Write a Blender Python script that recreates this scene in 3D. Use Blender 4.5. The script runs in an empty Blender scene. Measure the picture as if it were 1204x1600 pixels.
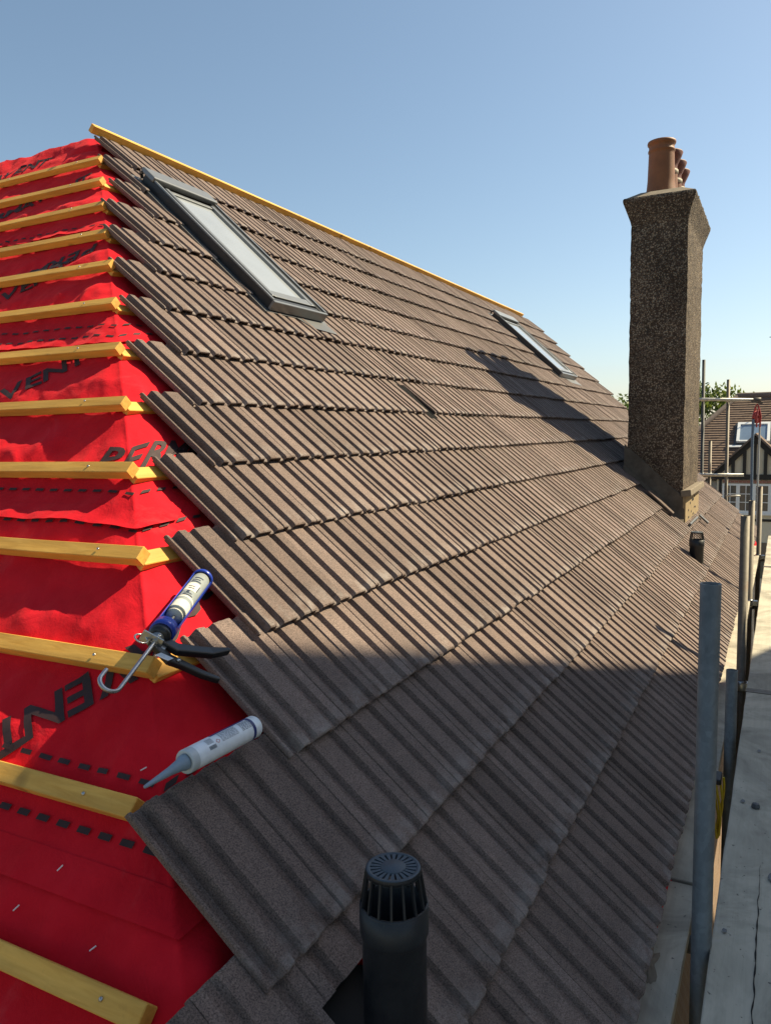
import bpy, bmesh, math, random
from mathutils import Vector, Matrix, noise
R = math.radians
random.seed(7)
scene = bpy.context.scene
COL = scene.collection

# ------------------------------------------------------------------ camera, sky, sun, exposure
cam = bpy.data.cameras.new("camera")
cam.sensor_fit = 'VERTICAL'; cam.sensor_height = 24.0; cam.lens = 24.0 * 1203 / 1600
cam.clip_start = 0.02; cam.clip_end = 3000
camo = bpy.data.objects.new("camera", cam); COL.objects.link(camo); scene.camera = camo
def cam_axes(yaw, pitch, roll):
    f = Vector((math.cos(yaw)*math.cos(pitch), math.sin(yaw)*math.cos(pitch), -math.sin(pitch)))
    r0 = Vector((math.sin(yaw), -math.cos(yaw), 0)); d0 = f.cross(r0)
    r = r0*math.cos(roll) + d0*math.sin(roll); d = -r0*math.sin(roll) + d0*math.cos(roll)
    return r, d, f
cr, cd, cf = cam_axes(.4756, .0996, .0168)
camo.matrix_world = Matrix(((cr.x, -cd.x, -cf.x, 0), (cr.y, -cd.y, -cf.y, -.787), (cr.z, -cd.z, -cf.z, .848), (0, 0, 0, 1)))

SUN = Vector((.68, -.685, 1.0)).normalized()
elev = math.asin(SUN.z); azim = math.atan2(SUN.x, SUN.y)
world = bpy.data.worlds.new("World"); scene.world = world; world.use_nodes = True
wn = world.node_tree.nodes; wl = world.node_tree.links
sky = wn.new('ShaderNodeTexSky'); sky.sky_type = 'NISHITA'; sky.sun_disc = False
sky.sun_elevation = elev; sky.sun_rotation = azim
sky.altitude = 20; sky.air_density = 1.0; sky.dust_density = 0.95; sky.ozone_density = 1.3
hs = wn.new('ShaderNodeHueSaturation'); hs.inputs['Saturation'].default_value = .93; hs.inputs['Hue'].default_value = .489
wl.new(sky.outputs[0], hs.inputs['Color']); wl.new(hs.outputs[0], wn['Background'].inputs[0]); wn['Background'].inputs[1].default_value = 0.078
sl = bpy.data.lights.new("sun", 'SUN'); sl.energy = 4.9; sl.angle = R(0.53); sl.color = (1.0, .87, .60)
so = bpy.data.objects.new("sun", sl); COL.objects.link(so); so.rotation_euler = SUN.to_track_quat('Z', 'Y').to_euler()
so.location = (20, -20, 30)
scene.view_settings.view_transform = 'Standard'; scene.view_settings.look = 'None'
scene.view_settings.gamma = 1; scene.view_settings.exposure = 0.90

# ------------------------------------------------------------------ helpers
def tag(o, label=None, cat=None, group=None, kind=None):
    if label: o['label'] = label
    if cat: o['category'] = cat
    if group: o['group'] = group
    if kind: o['kind'] = kind
    return o
def empty(name, loc, label, cat, group=None):
    o = bpy.data.objects.new(name, None); COL.objects.link(o); o.location = loc; o.empty_display_size = .1
    return tag(o, label, cat, group)
def link_mesh(name, me, mat, parent=None):
    o = bpy.data.objects.new(name, me)
    if mat is not None:
        for m in (mat if isinstance(mat, (list, tuple)) else [mat]): me.materials.append(m)
    COL.objects.link(o)
    if parent:
        o.parent = parent
        acc = Vector((0, 0, 0)); p = parent
        while p: acc += p.location; p = p.parent
        o.location = -acc            # meshes are written in world coordinates
    return o
class MB:
    """collects faces in world coordinates; build() links them as one mesh"""
    def __init__(s): s.v = []; s.f = []; s.sm = []; s.mi = []
    def add(s, vs, fs, smooth=False, mi=0):
        b = len(s.v); s.v += [tuple(v) for v in vs]
        for f in fs: s.f.append(tuple(i+b for i in f)); s.sm.append(smooth); s.mi.append(mi)
    def quad(s, a, b, c, d, mi=0): s.add([a, b, c, d], [(0, 1, 2, 3)], False, mi)
    def box(s, o, ax, ay, az, mi=0):
        o, ax, ay, az = map(Vector, (o, ax, ay, az))      # centre and HALF axes
        vs = [o+ax*i+ay*j+az*k for i in (-1, 1) for j in (-1, 1) for k in (-1, 1)]
        s.add(vs, [(0,1,3,2),(4,6,7,5),(0,4,5,1),(2,3,7,6),(0,2,6,4),(1,5,7,3)], False, mi)
    def abox(s, lo, hi, mi=0):
        c = [(a+b)/2 for a, b in zip(lo, hi)]; h = [(b-a)/2 for a, b in zip(lo, hi)]
        s.box(c, (h[0],0,0), (0,h[1],0), (0,0,h[2]), mi)
    def lathe(s, o, axis, prof, n=32, a0=0, a1=2*math.pi, ref=None, smooth=True, mi=0):
        axis = Vector(axis).normalized(); o = Vector(o)
        if ref is None: ref = Vector((1,0,0)) if abs(axis.x) < .9 else Vector((0,1,0))
        e1 = (ref - axis*ref.dot(axis)).normalized(); e2 = axis.cross(e1)
        full = abs(a1-a0-2*math.pi) < 1e-6; m = n if full else n+1
        vs = []
        for (r, h) in prof:
            for i in range(m):
                a = a0+(a1-a0)*i/n
                vs.append(o+axis*h+(e1*math.cos(a)+e2*math.sin(a))*r)
        fs = []
        for j in range(len(prof)-1):
            for i in range(n):
                k = (i+1) % m
                fs.append((j*m+i, j*m+k, (j+1)*m+k, (j+1)*m+i))
        s.add(vs, fs, smooth, mi)
    def tube(s, pts, r, n=12, caps=True, mi=0):
        pts = [Vector(p) for p in pts]; rs = r if isinstance(r, (list, tuple)) else [r]*len(pts)
        t0 = (pts[1]-pts[0]).normalized()
        e1 = t0.orthogonal().normalized(); vs = []
        for i, p in enumerate(pts):
            t = (pts[min(i+1, len(pts)-1)]-pts[max(i-1, 0)]).normalized()
            e1 = (e1-t*e1.dot(t)).normalized(); e2 = t.cross(e1)
            vs += [p+(e1*math.cos(2*math.pi*k/n)+e2*math.sin(2*math.pi*k/n))*rs[i] for k in range(n)]
        fs = [(i*n+k, i*n+(k+1) % n, (i+1)*n+(k+1) % n, (i+1)*n+k) for i in range(len(pts)-1) for k in range(n)]
        s.add(vs, fs, True, mi)
        if caps:
            s.add(vs[:n], [tuple(range(n-1, -1, -1))], False, mi); s.add(vs[-n:], [tuple(range(n))], False, mi)
    def mesh(s, name):
        me = bpy.data.meshes.new(name); me.from_pydata(s.v, [], s.f)
        me.polygons.foreach_set('use_smooth', s.sm); me.polygons.foreach_set('material_index', s.mi); me.update()
        return me
    def build(s, name, mat, parent=None, recalc=True):
        me = s.mesh(name)
        if recalc:
            bm = bmesh.new(); bm.from_mesh(me); bmesh.ops.recalc_face_normals(bm, faces=bm.faces); bm.to_mesh(me); bm.free()
        return link_mesh(name, me, mat, parent)
def bevel(o, w, seg=2):
    m = o.modifiers.new('bevel', 'BEVEL'); m.width = w; m.segments = seg; m.limit_method = 'ANGLE'; m.angle_limit = R(40)
    return o

# ------------------------------------------------------------------ materials
class N:
    def __init__(s, name):
        s.m = bpy.data.materials.new(name); s.m.use_nodes = True; s.t = s.m.node_tree
        s.b = s.t.nodes['Principled BSDF']
        s.pos = s.t.nodes.new('ShaderNodeNewGeometry').outputs['Position']
    def n(s, t, **k):
        x = s.t.nodes.new(t)
        for a, v in k.items(): setattr(x, a, v)
        return x
    def l(s, a, b): s.t.links.new(a, b)
    def scaled(s, sc):
        m = s.n('ShaderNodeVectorMath', operation='MULTIPLY'); s.l(s.pos, m.inputs[0]); m.inputs[1].default_value = sc; return m.outputs[0]
    def noise(s, scale, detail=4, rough=.55, vec=None, dist=0):
        x = s.n('ShaderNodeTexNoise'); x.inputs['Scale'].default_value = scale; x.inputs['Detail'].default_value = detail
        x.inputs['Roughness'].default_value = rough; x.inputs['Distortion'].default_value = dist
        s.l(vec if vec is not None else s.pos, x.inputs['Vector']); return x.outputs['Fac']
    def voro(s, scale, feature='F1', out='Distance', vec=None):
        x = s.n('ShaderNodeTexVoronoi', feature=feature); x.inputs['Scale'].default_value = scale
        s.l(vec if vec is not None else s.pos, x.inputs['Vector']); return x.outputs[out]
    def ramp(s, fac, stops, interp='LINEAR'):
        x = s.n('ShaderNodeValToRGB'); x.color_ramp.interpolation = interp
        e = x.color_ramp.elements
        while len(e) < len(stops): e.new(.5)
        for el, (p, c) in zip(e, stops):
            el.position = p; el.color = (c, c, c, 1) if isinstance(c, (int, float)) else (*c, 1)
        s.l(fac, x.inputs[0]); return x.outputs[0]
    def mix(s, fac, a, b, mode='MIX'):
        x = s.n('ShaderNodeMix', data_type='RGBA', blend_type=mode)
        for i, v in ((0, fac), (6, a), (7, b)):
            if hasattr(v, 'type') and hasattr(v, 'links'): s.l(v, x.inputs[i])
            else: x.inputs[i].default_value = v if isinstance(v, (int, float)) else (*v, 1)
        return x.outputs[2]
    def math(s, op, a, b=0.0):
        x = s.n('ShaderNodeMath', operation=op)
        for i, v in enumerate((a, b)):
            if hasattr(v, 'links'): s.l(v, x.inputs[i])
            else: x.inputs[i].default_value = v
        return x.outputs[0]
    def attr(s, name):
        x = s.n('ShaderNodeAttribute', attribute_name=name); return x.outputs['Fac']
    def bump(s, h, strength, dist=.002, prev=None):
        x = s.n('ShaderNodeBump'); x.inputs['Strength'].default_value = strength; x.inputs['Distance'].default_value = dist
        s.l(h, x.inputs['Height'])
        if prev is not None: s.l(prev, x.inputs['Normal'])
        return x.outputs[0]
    def out(s, col, rough=.7, nrm=None, metal=0, spec=.5, **k):
        if hasattr(col, 'links'): s.l(col, s.b.inputs['Base Color'])
        else: s.b.inputs['Base Color'].default_value = (*col, 1)
        if hasattr(rough, 'links'): s.l(rough, s.b.inputs['Roughness'])
        else: s.b.inputs['Roughness'].default_value = rough
        s.b.inputs['Metallic'].default_value = metal; s.b.inputs['Specular IOR Level'].default_value = spec
        if nrm is not None: s.l(nrm, s.b.inputs['Normal'])
        for a, v in k.items(): s.b.inputs[a].default_value = v
        return s.m
def plain(name, col, rough=.6, metal=0, var=.15, scale=30, spec=.5, bump=0.0):
    a = N(name); f = a.noise(scale, 5, .6)
    c = a.mix(a.ramp(f, [(.3, 1-var), (.7, 1+var*.6)]), (0, 0, 0), col, 'MIX') if False else a.mix(1.0, col, a.ramp(f, [(.3, 1-var), (.72, 1.0)]), 'MULTIPLY')
    nr = a.bump(a.noise(scale*6, 3), bump) if bump else None
    return a.out(c, rough, nr, metal, spec)

def dusty_plastic():
    a = N('scuffed_black_plastic')
    d = a.ramp(a.noise(5, 6, .7, None, .6), [(.45, 0.0), (.75, .55)]); sc = a.ramp(a.noise(1.0, 5, .7, a.scaled((160, 160, 14)), 1.0), [(.64, 0.0), (.72, .5)])
    c = a.mix(d, (.009, .011, .015), (.040, .043, .046)); c = a.mix(sc, c, (.075, .08, .085))
    return a.out(c, a.ramp(a.noise(14, 4, .6), [(.3, .30), (.7, .62)]), a.bump(a.noise(60, 3), .06, .002))
def tile_material():
    a = N('brown_concrete_tile')
    tone = a.attr('tone'); wear = a.attr('wear')
    base = a.ramp(tone, [(0, (.136, .096, .080)), (.5, (.168, .120, .101)), (1, (.200, .145, .123))])
    g1 = a.noise(330, 3, .75); g2 = a.noise(26, 5, .6); g3 = a.noise(4, 4, .6)
    base = a.mix(1.0, base, a.ramp(g2, [(.3, .82), (.7, 1.1)]), 'MULTIPLY')
    base = a.mix(1.0, base, a.ramp(g3, [(.3, .88), (.7, 1.06)]), 'MULTIPLY')
    base = a.mix(1.0, base, a.ramp(g1, [(.36, .42), (.5, 1.0), (.64, 1.5)]), 'MULTIPLY')
    speck = a.ramp(a.noise(900, 1), [(.71, 0.0), (.76, 1.0)])
    base = a.mix(a.math('MULTIPLY', speck, .35), base, (.5, .46, .42))
    bloom = a.math('MULTIPLY', a.ramp(wear, [(0, 0.0), (1, 1.0)]), a.ramp(a.noise(17, 4, .65), [(.42, 0.0), (.68, .52)]))
    base = a.mix(bloom, base, (.36, .33, .31))
    scuff = a.ramp(a.noise(1.0, 5, .7, a.scaled((30, 8, 8)), 1.5), [(.66, 0.0), (.78, .28)])
    base = a.mix(scuff, base, (.33, .30, .29))
    nr = a.bump(g1, .55, .0025); nr = a.bump(a.noise(130, 3), .3, .003, nr)
    return a.out(base, a.ramp(g2, [(.3, .78), (.7, .92)]), nr, spec=.35)
def felt_material():
    a = N('red_roofing_membrane')
    f = a.noise(9, 4); w = a.noise(1, 3, .6, a.scaled((500, 500, 500)))
    c = a.mix(a.ramp(f, [(.3, 0.0), (.7, 1.0)]), (.53, .006, .014), (.62, .010, .021))
    dust = a.ramp(a.noise(3.2, 6, .7, None, .8), [(.58, 0.0), (.8, .16)])
    c = a.mix(dust, c, (.62, .22, .22))
    nr = a.bump(w, .35, .001); nr = a.bump(a.noise(45, 5, .65), .35, .004, nr); nr = a.bump(a.noise(14, 4, .6, None, .6), .3, .012, nr)
    m = a.out(c, .88, nr, spec=.12)
    a.b.inputs['Sheen Weight'].default_value = .25; a.b.inputs['Sheen Roughness'].default_value = .4
    a.b.inputs['Sheen Tint'].default_value = (1, .12, .12, 1)
    return m
def wood_material(name, c0, c1, grain=(3, 60, 60), knots=.75, rough=.7):
    a = N(name)
    v = a.scaled(grain); g = a.noise(1.6, 6, .65, v, .6); g2 = a.noise(.6, 3, .5, v)
    c = a.mix(a.ramp(g, [(.3, 0.0), (.7, 1.0)]), c0, c1)
    c = a.mix(1.0, c, a.ramp(g2, [(.3, .72), (.7, 1.12)]), 'MULTIPLY')
    k = a.ramp(a.voro(5.5), [(.07, knots), (.16, 0.0)])
    c = a.mix(k, c, tuple(x*.35 for x in c0))
    c = a.mix(a.ramp(a.noise(22, 5, .7), [(.6, 0.0), (.8, .35)]), c, tuple(x*.55 for x in c0))
    return a.out(c, rough, a.bump(g, .35, .002))
def board_material():
    a = N('weathered_scaffold_board')
    v = a.scaled((2.0, 42, 42)); g = a.noise(1.5, 6, .7, v, .8)
    c = a.mix(a.ramp(g, [(.3, 0.0), (.72, 1.0)]), (.45, .41, .325), (.53, .48, .38))
    st = a.ramp(a.noise(2.6, 5, .65, None, 1.0), [(.38, .55), (.6, 1.0)])
    c = a.mix(1.0, c, st, 'MULTIPLY')
    sp = a.ramp(a.noise(60, 3, .6), [(.68, 0.0), (.72, .8)]); c = a.mix(sp, c, (.07, .065, .06))
    wh = a.ramp(a.noise(7, 4, .7), [(.62, 0.0), (.78, .4)]); c = a.mix(wh, c, (.48, .46, .43))
    k = a.ramp(a.voro(3.4), [(.05, .6), (.13, 0.0)]); c = a.mix(k, c, (.12, .09, .065))
    return a.out(c, .85, a.bump(g, .25, .003))
def pebble_material(name, dark, mid, light):
    a = N(name)
    d = a.voro(78); cell = a.voro(78, out='Color')
    sep = a.n('ShaderNodeSeparateColor'); a.l(cell, sep.inputs[0])
    c = a.ramp(sep.outputs[0], [(0, dark), (.55, mid), (.93, light)])
    c = a.mix(a.ramp(d, [(.25, 0.0), (.6, .75)]), c, tuple(x*.45 for x in dark))
    big = a.noise(3.0, 5, .65, None, .6); c = a.mix(1.0, c, a.ramp(big, [(.32, .55), (.7, 1.15)]), 'MULTIPLY')
    lich = a.ramp(a.noise(38, 4, .7), [(.66, 0.0), (.72, .5)]); c = a.mix(lich, c, (.40, .38, .33))
    inv = a.math('SUBTRACT', 1.0, d)
    return a.out(c, .9, a.bump(inv, .9, .008), spec=.25)
def metal_material(name, col, rust=.0, rough=.5, metal=.75):
    a = N(name)
    g = a.noise(24, 5, .65, a.scaled((1, 1, .35))); c = a.mix(1.0, col, a.ramp(g, [(.3, .72), (.7, 1.08)]), 'MULTIPLY')
    sp = a.voro(60, out='Color'); sp2 = a.n('ShaderNodeSeparateColor'); a.l(sp, sp2.inputs[0])
    c = a.mix(1.0, c, a.ramp(sp2.outputs[0], [(0, .88), (1, 1.08)]), 'MULTIPLY')
    if rust: c = a.mix(a.ramp(a.noise(9, 5, .7, None, .7), [(.62-rust*.2, 0.0), (.75, .8)]), c, (.13, .065, .035))
    dirt = a.ramp(a.noise(6, 4, .7), [(.6, 0.0), (.75, .5)]); c = a.mix(dirt, c, tuple(x*.5 for x in col))
    return a.out(c, rough, a.bump(a.noise(160, 2), .15, .001), metal)
def brick_material(name, c1, c2, mortar, scale=4.4):
    a = N(name); tc = a.n('ShaderNodeVectorMath', operation='MULTIPLY'); a.l(a.pos, tc.inputs[0]); tc.inputs[1].default_value = (1, 1, 1)
    sep = a.n('ShaderNodeSeparateXYZ'); a.l(a.pos, sep.inputs[0])
    cm = a.n('ShaderNodeCombineXYZ'); a.l(a.math('ADD', sep.outputs[0], sep.outputs[1]), cm.inputs[0]); a.l(sep.outputs[2], cm.inputs[1])
    b = a.n('ShaderNodeTexBrick'); b.inputs['Scale'].default_value = scale; a.l(cm.outputs[0], b.inputs['Vector'])
    b.inputs['Color1'].default_value = (*c1, 1); b.inputs['Color2'].default_value = (*c2, 1); b.inputs['Mortar'].default_value = (*mortar, 1)
    return a.out(b.outputs['Color'], .9, a.bump(b.outputs['Fac'], .4, -.004))
def leaf_material(name, dark, light):
    a = N(name); r = a.n('ShaderNodeObjectInfo'); f = a.noise(.9, 3)
    g = a.noise(9, 2)
    c = a.mix(a.ramp(f, [(.35, 0.0), (.65, 1.0)]), dark, light); c = a.mix(1.0, c, a.ramp(g, [(.3, .7), (.7, 1.25)]), 'MULTIPLY')
    m = a.out(c, .55, spec=.3); a.b.inputs['Transmission Weight'].default_value = 0
    tr = a.n('ShaderNodeBsdfTranslucent'); a.l(c, tr.inputs[0]); mx = a.n('ShaderNodeMixShader'); mx.inputs[0].default_value = .35
    a.l(a.b.outputs[0], mx.inputs[1]); a.l(tr.outputs[0], mx.inputs[2])
    o = [x for x in a.t.nodes if x.type == 'OUTPUT_MATERIAL'][0]; a.l(mx.outputs[0], o.inputs['Surface'])
    return m
def ground_material():
    a = N('garden_ground'); f = a.noise(.35, 6, .6); g = a.noise(14, 5, .7)
    c = a.mix(a.ramp(f, [(.4, 0.0), (.55, 1.0)]), (.075, .09, .03), (.20, .165, .115))
    c = a.mix(1.0, c, a.ramp(g, [(.3, .55), (.7, 1.3)]), 'MULTIPLY')
    return a.out(c, .95, a.bump(g, .6, .03))
def glass_material(name, col, rough=.06):
    a = N(name); f = a.noise(2.5, 3)
    c = a.mix(1.0, col, a.ramp(f, [(.3, .9), (.7, 1.05)]), 'MULTIPLY')
    return a.out(c, rough, None, 0, .9)
def label_material():
    a = N('cartridge_print'); return a.out(a.mix(a.ramp(a.noise(60, 3), [(.4, 0.0), (.6, 1.0)]), (.72, .76, .80), (.78, .82, .86)), .35)

M = dict(
    tile=tile_material(), felt=felt_material(),
    batten=wood_material('treated_pine_batten', (.62, .30, .040), (.80, .44, .085), (40, 4, 40)),
    batten_x=wood_material('treated_pine_batten_along', (.64, .305, .04), (.80, .44, .08), (4, 40, 40)),
    board=board_material(),
    pebble=pebble_material('pebbledash', (.10, .072, .053), (.205, .150, .106), (.42, .34, .245)),
    mortar=plain('grey_mortar', (.26, .215, .16), .9, 0, .35, 14, .3, .5),
    mortar_dark=plain('weathered_mortar', (.155, .125, .095), .9, 0, .45, 11, .3, .6),
    mortar_lit=plain('sunlit_buff_mortar', (.40, .30, .17), .9, 0, .4, 22, .3, .6),  # ochre buff mortar with its sunlit tan put into the colour
    terracotta=plain('terracotta', (.27, .105, .038), .6, 0, .35, 7, .4, .15),
    terracotta_red=plain('red_terracotta', (.17, .05, .03), .65, 0, .3, 9, .4, .15),
    cream_band=plain('cream_band', (.55, .48, .36), .7, 0, .2, 20),
    galv=metal_material('galvanised_steel', (.205, .215, .205), .0, .55, .45),
    galv_dark=metal_material('grimy_steel', (.15, .13, .105), .35, .6, .4),
    dull_steel=metal_material('dull_dark_steel', (.060, .064, .066), .15, .65, .3),
    galv_pale=metal_material('pale_steel', (.58, .56, .50), .0, .5, .25),
    zinc=metal_material('bright_zinc', (.45, .46, .47), .0, .32, .9),
    plastic=dusty_plastic(),
    plastic_top=plain('sky_tint_black_plastic', (.050, .068, .088), .5, 0, .3, 30, .5),  # bluish sky reflection on the cap put into its colour
    gap_shade=plain('gap_shade_black', (.012, .011, .011), .8, 0, .3, 20),  # near-black standing in for shade inside the roof gaps
    frame=plain('graphite_aluminium', (.032, .033, .034), .38, .2, .15, 20, .5),
    frame_grey=plain('grey_aluminium', (.22, .225, .225), .35, .5, .12, 20, .5),  # lighter grey aluminium of sash, cover strips and hood
    pane=glass_material('roof_window_glass', (.33, .35, .37), .10),  # pale reflected sky put into the base colour of the pane
    blue=plain('blue_enamel', (.018, .055, .42), .3, .1, .25, 40, .6),
    black_metal=plain('black_enamel', (.014, .015, .017), .35, .2, .2, 40, .6),
    steel=plain('bright_steel', (.50, .49, .47), .28, .9, .25, 50, .5),
    print=label_material(), ink=plain('dark_ink', (.035, .045, .075), .5), navy=plain('navy_print', (.02, .035, .17), .4),
    nozzle=plain('grey_nozzle', (.22, .29, .36), .4, 0, .12, 30), clear=plain('cloudy_plastic', (.52, .56, .58), .3, 0, .15, 30),
    tubegrey=plain('grey_cartridge', (.33, .36, .35), .35, 0, .2, 25), cream=plain('cream_paper', (.70, .66, .55), .6, 0, .15, 30),
    redink=plain('red_ink', (.5, .06, .05), .5),
    felt_ink=plain('felt_print_black', (.035, .012, .012), .75, 0, .35, 60),
    render=plain('cream_render', (.66, .60, .47), .9, 0, .12, 3, .3),
    render_grey=plain('grey_render', (.46, .45, .43), .9, 0, .15, 3, .3),
    timber_black=plain('black_timber', (.018, .016, .015), .7, 0, .3, 12),
    white=plain('white_joinery', (.76, .77, .76), .4, 0, .06, 6), winglass=glass_material('window_glass', (.06, .075, .075), .05),
    skyglass=glass_material('sky_window_glass', (.16, .22, .30), .05),
    curtain=plain('net_curtain', (.5, .47, .38), .9, 0, .25, 12),
    plain_tile=plain('plain_clay_tile', (.20, .135, .098), .9, 0, .4, 9, .3, .4),
    ridge_tile=plain('ridge_tile', (.17, .13, .11), .9, 0, .3, 9, .3, .3),
    brick=brick_material('red_brick', (.30, .10, .06), (.24, .09, .06), (.35, .32, .28)),
    brickh=brick_material('stock_brick', (.32, .20, .12), (.26, .15, .10), (.38, .35, .30)),
    lead=plain('lead_sheet', (.11, .113, .118), .5, .3, .2, 12), redpaint=metal_material('red_paint', (.42, .05, .045), .2, .5, .1),
    rope=plain('pale_rope', (.50, .52, .53), .9, 0, .35, 60), bluerope=plain('blue_rope', (.16, .23, .33), .9, 0, .4, 60),
    yellow=plain('yellow_strap', (.72, .55, .03), .6, 0, .25, 30), bark=plain('bark', (.10, .075, .05), .95, 0, .4, 12, .3, .6),
    leaf=leaf_material('leaves', (.045, .085, .012), (.16, .20, .03)),
    ground=ground_material(), asphalt=plain('asphalt', (.055, .055, .055), .9, 0, .3, 3, .3, .3),
    rubble=plain('pale_rubble', (.50, .40, .26), .95, 0, .6, 9, .3, .6), chip=plain('pale_chip', (.75, .62, .60), .8),
    dark=plain('dark_void', (.012, .010, .009), .9),
)

# ------------------------------------------------------------------ roof geometry: main slope (u along ridge, v down slope)
RP = .7482; CP, SP = math.cos(RP), math.sin(RP)
NRM = Vector((0, -SP, CP)); DS = Vector((0, -CP, -SP)); EX = Vector((1, 0, 0))
def RPt(u, v, off=0.0): return EX*u + DS*v + NRM*off
G = .305; V0 = .3942
def nose(k): return V0 - G*k
# hip slope: hip line in plan x = .837 + .917 L, y = L
def XH(L): return .837 + .917*L
TAN = math.tan(RP)
HIPN = Vector((-1.0124, 0, 1)).normalized()
def level_batten(k): return CP*(.37 - nose(k))
LB = [level_batten(k) for k in range(-2, 14)]
GROUND = -5.6

# ------------------------------------------------------------------ setting: ground
g = MB(); g.quad((-600, -600, GROUND), (600, -600, GROUND), (600, 600, GROUND), (-600, 600, GROUND))
tag(g.build('ground', M['ground']), 'brown and green garden ground below the scaffold', 'ground', kind='structure')
g = MB(); g.quad((17, -300, GROUND+.004), (23.5, -300, GROUND+.004), (23.5, 300, GROUND+.004), (17, 300, GROUND+.004))
tag(g.build('road', M['asphalt']), 'dark street between the two houses', 'road', kind='structure')

# ------------------------------------------------------------------ THE HOUSE under re-roofing
house = empty('house', (6.2, 2.7, GROUND), 'house being re-roofed with brown concrete tiles, bare red membrane and a pebbledashed chimney', 'house')
w = MB()
pr = [(-.36, GROUND), (-.36, -.62), (2.72, 2.30), (5.8, -.62), (5.8, GROUND)]
for xa, xb in ((.95, 11.55),):
    for i in range(len(pr)):
        (y0, z0), (y1, z1) = pr[i], pr[(i+1) % len(pr)]
        if (y0, z0) in ((-.36, -.62), (2.72, 2.30)): continue
        w.quad((xa, y0, z0), (xb, y0, z0), (xb, y1, z1), (xa, y1, z1))
    w.add([(xb, y, z) for y, z in pr], [(0, 1, 2, 3, 4)])
w.abox((.52, -.36, GROUND), (.95, 9.0, -.60))
w.build('wall', M['brickh'], house)
# back slope (unseen side) and wing back slope
b = MB(); b.quad((3.5, 2.90, 2.60), (11.4, 2.90, 2.60), (11.4, 6.1, -.55), (3.5, 6.1, -.55))
b.quad((3.62, 2.9, 2.69), (3.62, 9, 2.69), (6.5, 9, -.2), (6.5, 2.9, -.2))
b.build('rear_slope', M['felt'], house)
f = MB(); f.abox((.55, -.425, -.74), (11.6, -.40, -.56)); f.build('fascia', M['white'], house)

# ---- membrane surface
def wlev(L):
    for i in range(len(LB)-1):
        if LB[i] <= L <= LB[i+1]:
            return math.sin(math.pi*(L-LB[i])/(LB[i+1]-LB[i])), (L-LB[i])/(LB[i+1]-LB[i]), i
    return 1.0, .5, 99
def fb(p, s): return noise.noise(Vector(p)*s)
def mem(L, c, lift=0.0):
    """point on the red membrane: c<0 on the hip slope (towards +y), c>0 on the tiled slope (towards +x)"""
    z = TAN*L - .106; xh = XH(L)
    if c > 0: c = min(c, 10.9-xh)
    P = Vector((xh, L-c, z)) if c < 0 else Vector((xh+c, L, z))
    t = max(0.0, min(1.0, .5 + c/.10)); t = t*t*(3-2*t)
    Nn = (HIPN*(1-t) + NRM*t).normalized()
    wv, fr, i = wlev(L)
    s1 = fb((P.x+3.1*(i % 5), P.y, P.z), 3.2); s2 = fb((P.x*1.2, P.y, P.z+9), 8.5); s3 = fb(P, 24)
    d = wv*(.018*s1 + .012*s2 + .004*s3 + .006)
    # vertical drag folds below each batten
    d += wv*.010*max(0.0, fb((P.y*1.0+5*i, i*3.3, 0), 6.0))*(1-fr)
    cr_ = 1-abs(2*fb((P.x*.8+i*2.2, P.y*1.6, P.z+4.1), 3.1)); d += wv*.0075*max(0, cr_-.72)/.28*(.4+fb((P.x, P.y, 7), 2)**2*3)
    d -= .016*math.exp(-(c/.05)**2)*(0.45+.55*wv)            # softened at the hip
    if c > .25: d = min(d, .006)
    if L < -.50: d += .012*fb((P.x, 0, 0), 5) - (.50+L)*-.3
    return P + Nn*(d + lift)
def cgrid():
    c = -6.2; out = []
    while c < .9:
        out.append(c)
        a = abs(c); c += .009 if a < .25 else (.014 if c < 0 and a < 1.6 else (.03 if a < 3 else .09))
    out += [1.2, 2, 4, 7, 11.05]
    return out
Ls = []; L = -.556
while L < 2.88: Ls.append(L); L += .0098
Ls.append(2.88)
cs = cgrid(); mb = MB()
vs = [mem(L, c) for L in Ls for c in cs]; n = len(cs)
def xlim(L, c): return XH(L)+c <= 11.75
fs = [(j*n+i, j*n+i+1, (j+1)*n+i+1, (j+1)*n+i) for j in range(len(Ls)-1) for i in range(n-1) if not (cs[i] >= 7 and Ls[j] > 2)]
mb.add(vs, fs, True)
# upper strip of the wing slope, above the main ridge level
Lu = [2.88+.0275*i for i in range(6)]; cu = [c for c in cs if c <= 0.03]
def memtop(L, c):
    P = mem(L, min(c, 0) - .0, 0); P.y = max(P.y, 2.84); return P
vs = [mem(L, c) if True else None for L in Lu for c in cu]
for q in vs: q.y += 0
m_ = len(cu)
mb.add(vs, [(j*m_+i, j*m_+i+1, (j+1)*m_+i+1, (j+1)*m_+i) for j in range(len(Lu)-1) for i in range(m_-1)], True)

# ---- loose lap edges of the sheets (thin overlapping strips)
def lap(xlev, y0, y1, hang, name='membrane_lap'):
    m = MB(); La = (xlev-.837)/.917; ny = int((y1-y0)/.012)
    rows_ = []
    for r in range(7):
        Lr = La + .055*(1-r/6.0)
        rows_.append([mem(Lr, Lr-(y0+(y1-y0)*i/ny), .0016 + (hang*(r/6.0)**2)*(.35+.9*max(0, fb((y0+(y1-y0)*i/ny, xlev*7, 0), 5.5)+.35))) for i in range(ny+1)])
    vs = [p for r in rows_ for p in r]; k = ny+1
    m.add(vs, [(j*k+i, j*k+i+1, (j+1)*k+i+1, (j+1)*k+i) for j in range(6) for i in range(ny)], True)
    m.build(name, M['felt'], house)
for xl, y0, y1, h in ((1.54, .62, 3.2, .016), (.935, -.05, 2.6, .009), (2.13, 1.3, 4.2, .010), (2.76, 2.2, 5.0, .012)): lap(xl, y0, y1, h)

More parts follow.
